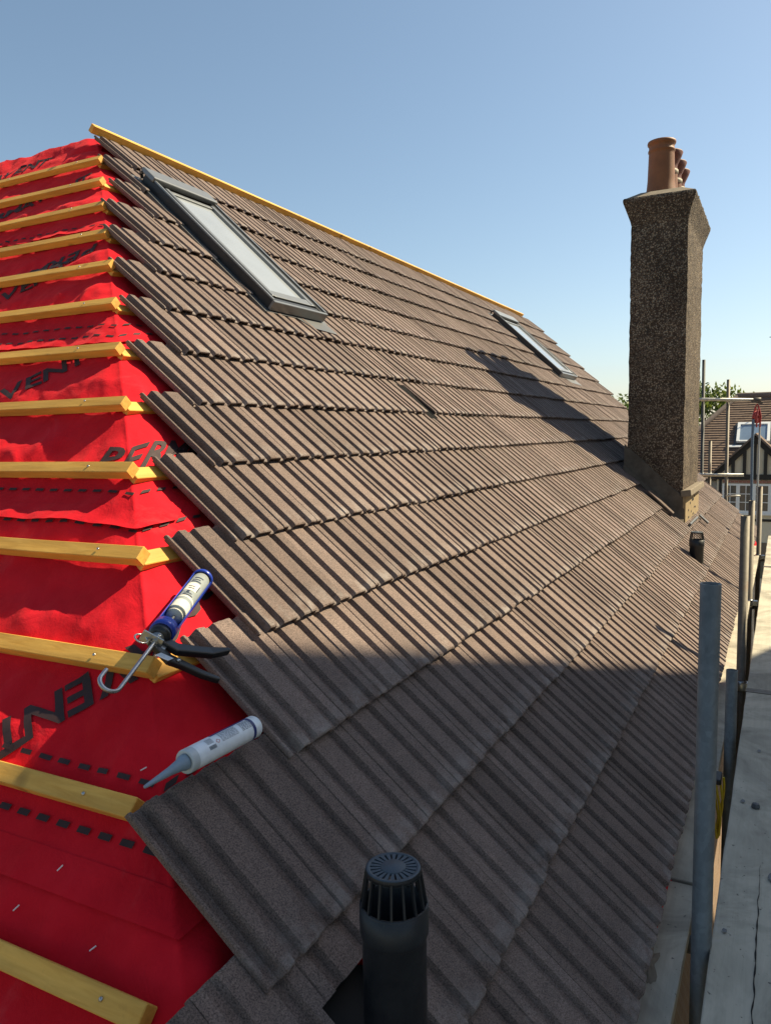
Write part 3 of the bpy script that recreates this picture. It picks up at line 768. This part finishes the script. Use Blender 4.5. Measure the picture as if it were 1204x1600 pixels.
for i in range(7): c.lathe(q0, ax, [(r_+.0004, .050), (r_+.0004, .068)], 2, -.62+i*.085, -.59+i*.085, ref=e1, mi=2)
def cyl(a, t): 
    e2 = ax.cross(e1); return q0+ax*a+(e1*math.cos(t)+e2*math.sin(t))*(r_+.0006)
dm = [(.078, -.22), (.084, -.02), (.078, .18), (.072, -.02)]
for i in range(4):
    a, b_ = dm[i], dm[(i+1) % 4]; ia = (.078+(a[0]-.078)*.72, -.02+(a[1]+.02)*.72); ib = (.078+(b_[0]-.078)*.72, -.02+(b_[1]+.02)*.72)
    c.quad(cyl(*a), cyl(*b_), cyl(*ib), cyl(*ia), 3)
c.build('tube', [M['print'], M['navy'], M['ink'], M['redink']], sc)
c = MB(); nz_ = RPt(.986, -.312, .012); na = (nz_-q0).normalized(); nl = (nz_-q0).length
c.lathe(q0, na, [(.0155, -.004), (.0155, .004), (.0125, .010), (.0115, .016), (.0085, .034), (.0035, nl-.004), (.0028, nl), (0, nl)], 28); c.build('nozzle', M['nozzle'], sc)

# ------------------------------------------------------------------ pale chips lying on the membrane
proto = None
for i, (xl, yy, an) in enumerate(((1.115, .345, 40), (.895, .27, 50), (.965, .42, 62), (.905, .47, 60))):
    La = (xl-.837)/.917; q = mem(La, La-yy, .004); an = R(an)
    d = Vector((0, -math.cos(an), 0)) + (Vector((1, 0, 1.0124)).normalized())*math.sin(an); sd = HIPN.cross(d).normalized()
    if proto is None:
        m = MB(); m.box((0, 0, 0), (.0070, 0, 0), (0, .0011, 0), (0, 0, .0008)); proto = m.build('wood_chip', M['chip']); o = proto
    else: o = proto.copy(); COL.objects.link(o)
    o.matrix_world = Matrix.Translation(q) @ Matrix((d, sd, HIPN)).transposed().to_4x4()
    tag(o, 'tiny pale wood chip lying on the red membrane', 'wood chip', 'wood chips scattered on the red membrane')

# ------------------------------------------------------------------ scaffold
def coupler(p, ax2, parent, mat):
    m = MB(); m.lathe(p, Vector((0, 0, 1)), [(.027, -.028), (.032, -.026), (.032, .026), (.027, .028)], 18)
    q = Vector(p)+Vector(ax2)*.045; m.box(q, Vector(ax2)*.020, Vector((0, 0, 1)).cross(Vector(ax2))*.022, (0, 0, .020))
    m.tube([Vector(p)+Vector((.03, 0, .012)), Vector(p)+Vector((.055, 0, .012))], .006); m.tube([Vector(p)+Vector((.048, 0, .012)), Vector(p)+Vector((.056, 0, .012))], .011, 6)
    bevel(m.build('coupler', mat, parent), .002, 1)
def pole(top, bot_xy, label, mat, r=.0242, cz=(-.60,), group='upright scaffold poles along the eaves', cmat=None):
    top = Vector(top); b_ = Vector((bot_xy[0], bot_xy[1], GROUND))
    root = empty('scaffold_pole', b_, label, 'scaffold pole', group)
    m = MB(); t = (b_-top).normalized()
    m.lathe(top, t, [(r-.0035, .12), (r-.0035, .0), (r, .0), (r, (b_-top).length)], 24)
    m.build('tube', mat, root)
    for z in cz:
        q = top+(b_-top)*((top.z-z)/(top.z-b_.z)); coupler(q, (0, -1, 0), root, cmat or M['zinc'])
    return root
pole((2.03, -.640, .470), (1.99, -.637), 'nearest thick grey scaffold pole standing beside the roof edge', M['galv'], .0248, ())
pole((3.62, -.620, -.205), (3.58, -.622), 'short grey scaffold pole end low behind the nearest pole', M['galv'], .0242, ())
pole((4.66, -.617, .372), (4.60, -.625), 'brown weathered scaffold pole, second tall one from the camera', M['galv_dark'], .0242, (-.585,))
pole((6.96, -.578, .264), (6.93, -.59), 'dark scaffold pole just right of the brown weathered pole', M['galv_dark'], .0242, (-.585,))
pole((9.55, -.582, .205), (9.45, -.59), 'olive scaffold pole rising in front of the half timbered gable', M['galv_dark'], .0242, (-.585,))
gf = 'scaffold poles beyond the far end of the roof'
pole((12.70, .308, 1.899), (12.66, .27), 'tall dark scaffold pole close right of the chimney', M['dull_steel'], .0242, (1.30, .163), gf)
pole((12.78, -.035, 1.592), (12.72, -.07), 'scaffold pole with a pale lower half carrying the white crossbar', M['galv_dark'], .0242, (1.28, .163), gf)
pole((12.72, .192, .676), (12.70, .18), 'short far scaffold pole end between the two tall far poles', M['galv_dark'], .0242, (.163,), gf)
# outer row, to the right of the picture
for i, x in enumerate((3.2, 5.6, 8.1)):
    pole((x, -2.10, 1.25), (x, -2.10), ('first', 'second', 'third')[i]+' outer scaffold pole counted from the camera end of the deck', M['galv'], .0242, (-.585, .45), 'outer row of scaffold poles')
def hbar(name, a, b_, r, mat, label, group=None):
    root = MB(); a, b_ = Vector(a), Vector(b_); t = (b_-a).normalized(); ln = (b_-a).length
    root.lathe(a, t, [(r-.0035, .08), (r-.0035, 0), (r, 0), (r, ln), (r-.0035, ln), (r-.0035, ln-.08)], 20)
    return tag(root.build(name, mat), label, 'scaffold tube', group)
hbar('scaffold_tube', (12.66, 1.15, 1.345), (12.66, -.455, 1.268), .0242, M['galv_pale'], 'white horizontal scaffold tube carrying the red pulley')
hbar('scaffold_tube', (12.64, .60, .163), (12.64, -.285, .165), .0242, M['galv_pale'], 'lower horizontal scaffold tube in front of the timbered gable')
hbar('scaffold_tube', (12.62, -.05, -.147), (12.62, -.25, -.145), .012, M['galv_pale'], 'thin pale stub bar low on the far scaffold pole')
for i, x in enumerate((2.24, 4.72, 7.0, 9.6)):
    hbar('scaffold_tube', (x, -.34, -.637), (x, -2.25, -.545), .0242, M['galv'], ('first', 'second', 'third', 'fourth')[i]+' cross tube under the deck boards counted from the camera', 'cross tubes under the deck')
hbar('scaffold_tube', (1.2, -2.07, .45), (11.2, -2.07, .45), .0242, M['galv'], 'long guard rail tube along the outer side of the deck')
def board(x0, x1, y0, y1, zt, label, bands=True, group='scaffold boards of the deck', cat='scaffold board'):
    root = empty('scaffold_board', ((x0+x1)/2, (y0+y1)/2, zt-.038), label, cat, group)
    m = MB(); nx = 40; vs = []
    for i in range(nx+1):
        x = x0+(x1-x0)*i/nx; s = .004*fb((x, y0*9, 1), 1.1)
        e0 = .0028*fb((x*7, y0*13, 4), 1.0)+.0015*fb((x*30, y0, 1), 1); e1_ = .0028*fb((x*7, y1*13, 8), 1.0)
        vs += [(x, y0+e0, zt+s), (x, y1+e1_, zt+s+.002*fb((x, y1, 0), 2)), (x, y1+e1_, zt-.038+s), (x, y0+e0, zt-.038+s)]
    m.add(vs, [(i*4+k, i*4+(k+1) % 4, (i+1)*4+(k+1) % 4, (i+1)*4+k) for i in range(nx) for k in range(4)] + [(0, 1, 2, 3), (nx*4+3, nx*4+2, nx*4+1, nx*4)])
    o = m.build('plank', M['board'], root); bevel(o, .004, 2)
    for x, s in (((x0, 1), (x1, -1)) if bands else ()):
        hb_ = MB(); hb_.abox((min(x-.002*s, x+.028*s), y0-.003, zt-.040), (max(x-.002*s, x+.028*s), y1+.003, zt+.0035))
        hb_.build('end_band', M['galv_dark'], root)
    return root
ys = [-.662-.233*i for i in range(6)]
DL = ('nearest deck board along the inner edge, split near its end', 'second deck board out from the roof', 'third deck board out from the roof', 'fourth deck board out from the roof', 'fifth deck board out from the roof', 'outermost deck board by the guard rail')
for i, y in enumerate(ys):
    b0 = board(-.9, 4.2, y-.225, y, -.470, DL[i])
    if i == 0:
        ck = MB(); pts = [Vector((1.62+.02*j, -.766+.006*fb((j*.35, 0, 0), 1), -.4690+.004*fb((1.62+.02*j, y*9, 1), 1.1))) for j in range(44)]
        ck.tube(pts, [.0004+.0022*math.sin(math.pi*min(1, j/43+.05))*(.6+.4*math.sin(j*1.9)) for j in range(44)], 5); ck.build('crack', M['dark'], b0)
        for xx, yy, aa, bb in ((2.42, -.80, .028, .012), (2.9, -.70, .012, .007), (3.4, -.74, .016, .006), (2.1, -.69, .010, .006), (1.85, -.83, .02, .01)):
            vs = [(xx+aa*(1+.5*fb((q, xx, 0), 2))*math.cos(q*.45), yy+bb*(1+.5*fb((q, yy, 4), 2))*math.sin(q*.45), -.4672+.004*fb((xx, y*9, 1), 1.1)) for q in range(14)]
            ck = MB(); ck.add(vs, [tuple(range(14))]); ck.build('dirt_mark', M['lead'], b0)
    board(4.206, 8.15, y-.225, y, -.470, 'middle length of the '+('innermost', 'second', 'third', 'fourth', 'fifth', 'outermost')[i]+' row of deck boards')
    board(8.156, 10.6, y-.225, y, -.470, 'far end length of the '+('innermost', 'second', 'third', 'fourth', 'fifth', 'outermost')[i]+' row of deck boards')
# a dark crack in the near board

# inner boards under the eaves
board(-.2, 2.46, -.592, -.372, -.570, 'near inner board below the tile edge, smeared with mortar', False, 'inner scaffold boards under the eaves')
board(2.47, 6.4, -.590, -.372, -.566, 'middle inner board below the tile edge', False, 'inner scaffold boards under the eaves')
board(6.41, 10.3, -.590, -.372, -.566, 'far inner board below the tile edge', False, 'inner scaffold boards under the eaves')
# guard panel added out of view on the outer side to shade the deck
tb = MB(); tb.abox((4.35, -2.05, .02), (10.6, -2.015, .86)); tag(bevel(tb.build('deck_shade_panel', M['board']), .004, 1), 'unseen guard panel added at the outer deck edge to shade the deck', 'guard panel')
# mortar dropped on the near inner board
mo = MB(); vs = []
for j in range(6):
    for i in range(40):
        a = 2*math.pi*i/40; r0 = (.040-.0075*j)*(1+.55*fb((math.cos(a)*1.3, math.sin(a)*1.3, .3), 1.6)+.28*fb((math.cos(a)*4, math.sin(a)*4, j*.2), 1.3)); vs.append((2.02+r0*2.3*math.cos(a), -.508+r0*.62*math.sin(a), -.5695+.0022*j+.004*fb((a*2, j, 3), 2)*(j > 0)))
fs = [(j*40+i, j*40+(i+1) % 40, (j+1)*40+(i+1) % 40, (j+1)*40+i) for j in range(5) for i in range(40)] + [tuple(200+i for i in range(40))]
mo.add(vs, fs, True); tag(mo.build('mortar_splat', M['mortar']), 'dried brown mortar splat on the near inner board', 'mortar splat')
st = MB(); q = (2.87, -.742, -.4605); st.lathe(q, (0, 0, 1), [(.013, -.010), (.016, -.003), (.011, .007), (0, .010)], 6, smooth=False); tag(st.build('stone_chip', M['lead']), 'small dark stone lying on the nearest deck board', 'stone')
# hanging yellow strap and rubble seen through the gap
sy = empty('lifting_strap', (3.25, -.600, -.62), 'yellow strap hanging in the gap beside the nearest pole', 'strap')
m = MB()
for i in range(5):
    pts = [Vector((3.24+.02*math.sin(i*2.1)+.05*(j/10.0)*(i-2)*.35, -.592-.004*i+.012*math.sin(j*.5+i), -.545-.030*j)) for j in range(9)]
    m.tube(pts, .0045, 8)
m.build('strand', M['yellow'], sy); m = MB(); m.abox((3.20, -.612, -.558), (3.29, -.582, -.535)); bevel(m.build('buckle', M['plastic'], sy), .004, 1)
rb_ = MB(); rr = random.Random(11)
for i in range(900):
    q = Vector((rr.uniform(1.5, 7.5), rr.uniform(-1.1, -.40), GROUND+.02+.12*rr.random())); s = .02+.06*rr.random()
    d1 = Vector((rr.gauss(0, 1), rr.gauss(0, 1), rr.gauss(0, .6))).normalized(); d2 = d1.orthogonal().normalized(); d3 = d1.cross(d2)
    rb_.box(q, d1*s, d2*s*.6, d3*s*.4)
tag(rb_.build('rubble', M['rubble']), 'pale broken rubble on the ground under the scaffold', 'rubble', kind='stuff')

# ---- gin wheel and rope
gw = empty('gin_wheel', (12.66, -.437, 1.24), 'red gin wheel pulley hanging from the white tube', 'pulley')
m = MB(); m.lathe((12.66, -.437, 1.02), (.5, .87, 0), [(.02, -.018), (.085, -.022), (.092, -.012), (.080, 0), (.092, .012), (.085, .022), (.02, .018)], 28); m.build('wheel', M['redpaint'], gw)
m = MB()
gd = Vector((.87, -.5, 0)); ga = Vector((.5, .87, 0)); gc = Vector((12.66, -.437, 0)); zz = Vector((0, 0, 1))
for q in (-.028, .028):
    for w_ in (-1, 1): m.tube([gc+ga*q+gd*.045*w_+zz*.87, gc+ga*q+gd*.055*w_+zz*1.04, gc+ga*q+zz*1.17, gc+zz*1.21], .010, 8)
m.tube([(12.62, -.437, 1.02), (12.70, -.437, 1.02)], .012, 8); m.build('swivel_frame', M['redpaint'], gw)
m = MB(); m.lathe((12.66, -.437, 1.268), (0, 1, 0), [(.027, -.05), (.036, -.048), (.036, .048), (.027, .05)], 18); m.box((12.64, -.437, 1.24), (.03, 0, 0), (0, .075, .02), (0, -.005, .018)); m.build('clamp', M['galv_dark'], gw)
hr = empty('hoist_rope', (12.66, -.43, GROUND), 'pale twin hoist rope hanging from the red gin wheel', 'rope')
m = MB()
def rope(m, pts, r, turns):
    m.tube(pts, r, 8)
rope(m, [Vector((12.66-.076, -.437+.044-.016*j/12, .99-.5*j*.95)) + Vector((0, .006*math.sin(j*1.7), 0)) for j in range(13)], .019, 0); m.build('strand', M['bluerope'], hr)
m = MB(); rope(m, [Vector((12.66+.076, -.437-.044+.010*j/12, .99-.5*j*.95)) + Vector((0, .006*math.sin(j*1.1), 0)) for j in range(13)], .014, 0); m.build('strand', M['rope'], hr)

# ------------------------------------------------------------------ half timbered house across the road
nh = empty('neighbouring_house', (31, -1.5, GROUND), 'half timbered house with brown plain tiled roof and white casement windows across the road', 'house')
Rr = Vector((31.5, .70, 2.043)); 
def plain_roof(name, x_e, z_e, x_r, z_r, yl_e, yl_r, yr, parent, hole=None):
    m = MB(); nc_ = 34
    for j in range(nc_):
        t0, t1 = j/nc_, (j+1.12)/nc_
        def P_(t, y, lift): return Vector((x_e+(x_r-x_e)*t, y, z_e+(z_r-z_e)*t+lift))
        ya0, ya1 = yl_e+(yl_r-yl_e)*t0, yl_e+(yl_r-yl_e)*min(t1, 1)
        ns = 46
        for i in range(ns):
            fa, fb_ = i/ns, (i+1)/ns; l0 = .042+.010*fb((i*.9, j*1.7, 0), 1.3)
            y0a, y0b = ya0+(yr-ya0)*fa, ya0+(yr-ya0)*fb_; y1a, y1b = ya1+(yr-ya1)*fa, ya1+(yr-ya1)*fb_
            m.quad(P_(t0, y0a, l0), P_(t0, y0b, l0), P_(min(t1, 1), y1b, .004), P_(min(t1, 1), y1a, .004))
            m.quad(P_(t0, y0a, 0), P_(t0, y0b, 0), P_(t0, y0b, l0), P_(t0, y0a, l0))
    return m.build(name, M['plain_tile'], parent)
rf = plain_roof('roof', 27.55, -.80, 31.5, 2.03, 3.5, .70, -9.0, nh)
m = MB(); m.add([(27.55, 3.5, -.8), (35.4, 3.5, -.8), (31.5, .70, 2.03)], [(0, 1, 2)]); m.add([(35.4, 3.5, -.8), (35.4, -9, -.8), (31.5, -9, 2.03), (31.5, .7, 2.03)], [(0, 1, 2, 3)]); m.build('rear_roof', M['plain_tile'], nh)
m = MB(); m.tube([(31.5, .75, 2.06), (31.5, -9, 2.07)], .12, 12); m.tube([(31.5, .72, 2.06), (29.5, 2.12, .63), (27.55, 3.5, -.76)], .10, 12); m.build('ridge_tiles', M['ridge_tile'], rf)
m = MB(); m.abox((27.9, -9, GROUND), (35.1, 3.2, -.85)); m.build('wall', M['render_grey'], nh)
# roof window
rw = bpy.data.objects.new('roof_window', None); COL.objects.link(rw); rw.parent = nh; rw.location = Vector((29.3, .12, 1.1))-nh.location
def rp(y, t, off): 
    d = Vector((3.95, 0, 2.83)).normalized(); nn = Vector((-2.83, 0, 3.95)).normalized(); return Vector((27.55, y, -.80))+d*t+nn*off
def slab(m, ya, yb, ta, tb, oa, ob):
    c_ = (rp(ya, ta, oa)+rp(yb, tb, ob))/2; m.box(c_, Vector((0, (yb-ya)/2, 0)), (rp(0, tb, 0)-rp(0, ta, 0))/2, (rp(0, 0, ob)-rp(0, 0, oa))/2)
ya, yb, ta, tb_ = -.40, .63, 1.92, 3.02
m = MB(); slab(m, ya-.08, yb+.08, ta-.10, tb_+.06, .02, .07); m.build('flashing', M['frame'], rw)
m = MB(); slab(m, ya, ya+.09, ta, tb_, .07, .16); slab(m, yb-.09, yb, ta, tb_, .07, .16); slab(m, ya+.09, yb-.09, tb_-.11, tb_, .07, .16); slab(m, ya+.09, yb-.09, ta, ta+.07, .07, .15); m.build('frame', M['white'], rw)
m = MB(); slab(m, ya+.09, yb-.09, ta+.07, tb_-.11, .08, .12); m.build('glass_pane', M['skyglass'], rw)
m = MB(); slab(m, ya-.25, yb+.30, ta-.24, ta-.14, .05, .09); m.build('lead_apron', M['white'], rw)
# gabled bay
XB = 27.0; ap = (-.03, .669); ft = (1.189, -.529); fr_ = (-1.249, -.529); tie0, tie1 = -.589, -.754
by = bpy.data.objects.new('gabled_bay', None); COL.objects.link(by); by.parent = nh; by.location = Vector((XB, 0, -.5))-nh.location
m = MB(); m.abox((XB, -1.12, GROUND), (XB+1.2, 1.06, -.70)); m.build('bay_wall', M['render'], by)
m = MB(); m.add([(XB+.02, 1.10, -.62), (XB+.02, -1.16, -.62), (XB+.02, ap[0], ap[1]-.06), (XB+1.2, 1.10, -.62), (XB+1.2, -1.16, -.62), (XB+1.2, ap[0], ap[1]-.06)], [(0, 1, 2), (3, 5, 4), (0, 3, 4, 1), (1, 4, 5, 2), (2, 5, 3, 0)]); m.build('gable_panel', M['render'], by)
m = MB()
def beam(m, a, b_, wd, x=XB-.03, th=.04):
    a = Vector((x, *a)); b_ = Vector((x, *b_)); t = (b_-a).normalized(); s = Vector((1, 0, 0)).cross(t); m.box((a+b_)/2, (b_-a)/2, s*wd/2, Vector((th, 0, 0)))
beam(m, (ft[0]-.14, ft[1]-.02), (ap[0]-.0, ap[1]-.125), .165); beam(m, (fr_[0]+.14, fr_[1]-.02), (ap[0], ap[1]-.125), .165, XB-.034)
beam(m, (1.10, (tie0+tie1)/2), (-1.15, (tie0+tie1)/2), .165, XB-.040)
for yy, zt in ((.60, .0), (.27, .30), (-.03, .52), (-.33, .30), (-.66, .0)): beam(m, (yy, tie0), (yy, zt), .10 if yy != -.03 else .08, XB-.022)
m.abox((XB-.03, .92, GROUND+.3), (XB+.01, 1.0, tie1)); m.abox((XB-.03, -1.06, GROUND+.3), (XB+.01, -.98, tie1))
m.build('timber_frame', M['timber_black'], by)
m = MB()
beam(m, (ft[0]+.02, ft[1]-.02), (ap[0], ap[1]+.01), .055, XB-.07, .10); beam(m, (fr_[0]-.02, fr_[1]-.02), (ap[0], ap[1]+.01), .055, XB-.073, .10); m.build('bargeboard', M['ridge_tile'], by)
m = MB()
for s, e in ((1, ft), (-1, fr_)):
    m.add([(XB-.12, e[0]+.06*s, e[1]-.07), (XB-.12, ap[0], ap[1]+.045), (29.6, ap[0], ap[1]+.045), (27.9, e[0]+.06*s, e[1]-.07)], [(0, 1, 2, 3)])
m.build('bay_roof', M['plain_tile'], by)
m = MB(); m.abox((XB-.045, -1.0, -.865), (XB+.01, .88, -.775)); m.build('brick_band', M['brick'], by)
wt_, wb_ = -.885, -1.812; pw = .46; yl = .895
wf = MB(); wg = MB(); cu_ = MB()
for i in range(4):
    y1_ = yl-pw*i; y0_ = y1_-pw
    for (a, b_) in ((y1_-.055, y1_), (y0_, y0_+.055)): wf.abox((XB-.055, a, wb_), (XB-.005, b_, wt_))
    wf.abox((XB-.052, y0_+.055, wt_-.06), (XB-.005, y1_-.055, wt_)); wf.abox((XB-.052, y0_+.055, wb_), (XB-.005, y1_-.055, wb_+.07))
    wf.abox((XB-.040, (y0_+y1_)/2-.011, wb_+.07), (XB-.020, (y0_+y1_)/2+.011, wt_-.06))
    for t in (1/3, 2/3): z_ = wb_+.07+(wt_-wb_-.13)*t; wf.abox((XB-.038, y0_+.055, z_-.011), (XB-.022, y1_-.055, z_+.011))
    wg.abox((XB-.030, y0_+.055, wb_+.07), (XB-.026, y1_-.055, wt_-.06))
wf.abox((XB-.11, yl-pw*4-.05, wb_-.06), (XB-.0, yl+.05, wb_))
wo = wf.build('window', M['white'], by); wg.build('window_pane', M['winglass'], by)
m = MB(); m.abox((XB-.02, -1.12, -2.08), (XB+.0, 1.06, -2.0)); m.build('string_course', M['timber_black'], by)
m = MB(); m.abox((XB-.03, -.95, -3.9), (XB-.004, .10, -2.75)); m.build('ground_floor_window', M['winglass'], by)
# aerial on the neighbouring house
ae = empty('tv_aerial', (31.4, -1.2, 2.05), 'thin grey television aerial above the neighbouring ridge', 'aerial')
m = MB(); m.tube([(31.4, -1.2, 2.05), (31.4, -1.2, 4.3)], .02, 8); m.build('mast', M['galv'], ae)
m = MB(); m.tube([(31.4, -1.35, 4.16), (31.4, -.25, 4.12)], .014, 8)
for i in range(8): m.tube([(31.25, -.32-.11*i, 4.13), (31.55, -.32-.11*i, 4.13)], .006, 6)
m.build('boom', M['galv'], ae)

# ------------------------------------------------------------------ gabled house next door (right of the picture); its gable shades the near roof
gh = empty('gabled_house', (5.575, -7, GROUND), 'tall cream rendered gabled house standing close beside the scaffold', 'house')
ax_, az_ = 5.575, 6.90; hw = 5.4; ez = az_-hw
m = MB()
ydep = (-4.0, -13)
A = [(ax_-hw, GROUND), (ax_+hw, GROUND), (ax_+hw, ez), (ax_, az_-.02), (ax_-hw, ez)]
vs = [(x, y, z) for y in ydep for x, z in A]
m.add(vs, [(0, 1, 2, 3, 4), (9, 8, 7, 6, 5), (0, 5, 6, 1), (1, 6, 7, 2), (4, 9, 5, 0)]); m.build('wall', M['render'], gh)
m = MB()
for s in (-1, 1):
    t = Vector((s, 0, -1)).normalized(); nn = Vector((s, 0, 1)).normalized()
    c0 = Vector((ax_, -8.5, az_))+t*(hw*1.414+.3)/2+nn*.06; m.box(c0, t*((hw*1.414+.3)/2), Vector((0, 4.48, 0)), nn*.05)
m.build('roof', M['plain_tile'], gh)
for wx, wz in ((2.6, -2.9), (7.4, -2.9), (2.9, -.4), (7.2, -.4)):
    m = MB(); m.abox((wx, -4.0, wz), (wx+1.3, -3.95, wz+1.4)); wo = m.build('window', M['white'], gh)
    m = MB(); m.abox((wx+.08, -3.952, wz+.08), (wx+.61, -3.935, wz+1.32)); m.abox((wx+.69, -3.952, wz+.08), (wx+1.22, -3.935, wz+1.32)); m.build('pane', M['winglass'], wo)

# ------------------------------------------------------------------ trees
def tree(x, y, h, rx, seed, label):
    root = empty('broadleaf_tree', (x, y, GROUND), label, 'tree', 'trees behind the neighbouring house')
    rr = random.Random(seed); m = MB(); H = GROUND
    m.tube([(x, y, H), (x+.1, y+.05, H+h*.25), (x-.05, y, H+h*.5), (x+.1, y, H+h*.8)], [.28, .2, .14, .04], 10)
    limbs = []
    for i in range(9):
        a = rr.random()*6.28; z0_ = H+h*(.3+.4*rr.random()); L_ = rx*(.6+.4*rr.random()); e_ = Vector((x+math.cos(a)*L_, y+math.sin(a)*L_, z0_+L_*.6)); limbs.append(e_)
        m.tube([(x, y, z0_), tuple((Vector((x, y, z0_))+e_)/2+Vector((0, 0, .15))), tuple(e_)], [.09, .06, .02], 7)
    m.build('trunk', M['bark'], root)
    c_ = MB(); cl_ = []
    for i in range(90):
        while True:
            d = Vector((rr.uniform(-1, 1), rr.uniform(-1, 1), rr.uniform(-1, 1)))
            if d.length < 1: break
        cl_.append((Vector((x+d.x*rx, y+d.y*rx, H+h*.66+d.z*h*.32)), .35+.55*rr.random()))
    for ce, r0 in cl_:
        for i in range(170):
            d = Vector((rr.gauss(0, 1), rr.gauss(0, 1), rr.gauss(0, .8))).normalized()*r0*(.55+.5*rr.random()); q = ce+d
            t = Vector((rr.gauss(0, 1), rr.gauss(0, 1), rr.gauss(0, 1))).normalized(); s = t.orthogonal().normalized(); l_ = .08+.09*rr.random()
            c_.add([q-t*l_, q+s*l_*.5, q+t*l_, q-s*l_*.5], [(0, 1, 2, 3)])
    c_.build('crown', M['leaf'], root, recalc=False)
tree(38, 2.4, 8.75, 2.3, 1, 'leafy green tree rising above the neighbouring tiled roof')
tree(40, 6.4, 7.75, 2.2, 2, 'leafy green tree peeping out left of the chimney')
tree(43, -5.5, 7.4, 2.4, 3, 'leafy green tree hidden behind the neighbouring ridge')
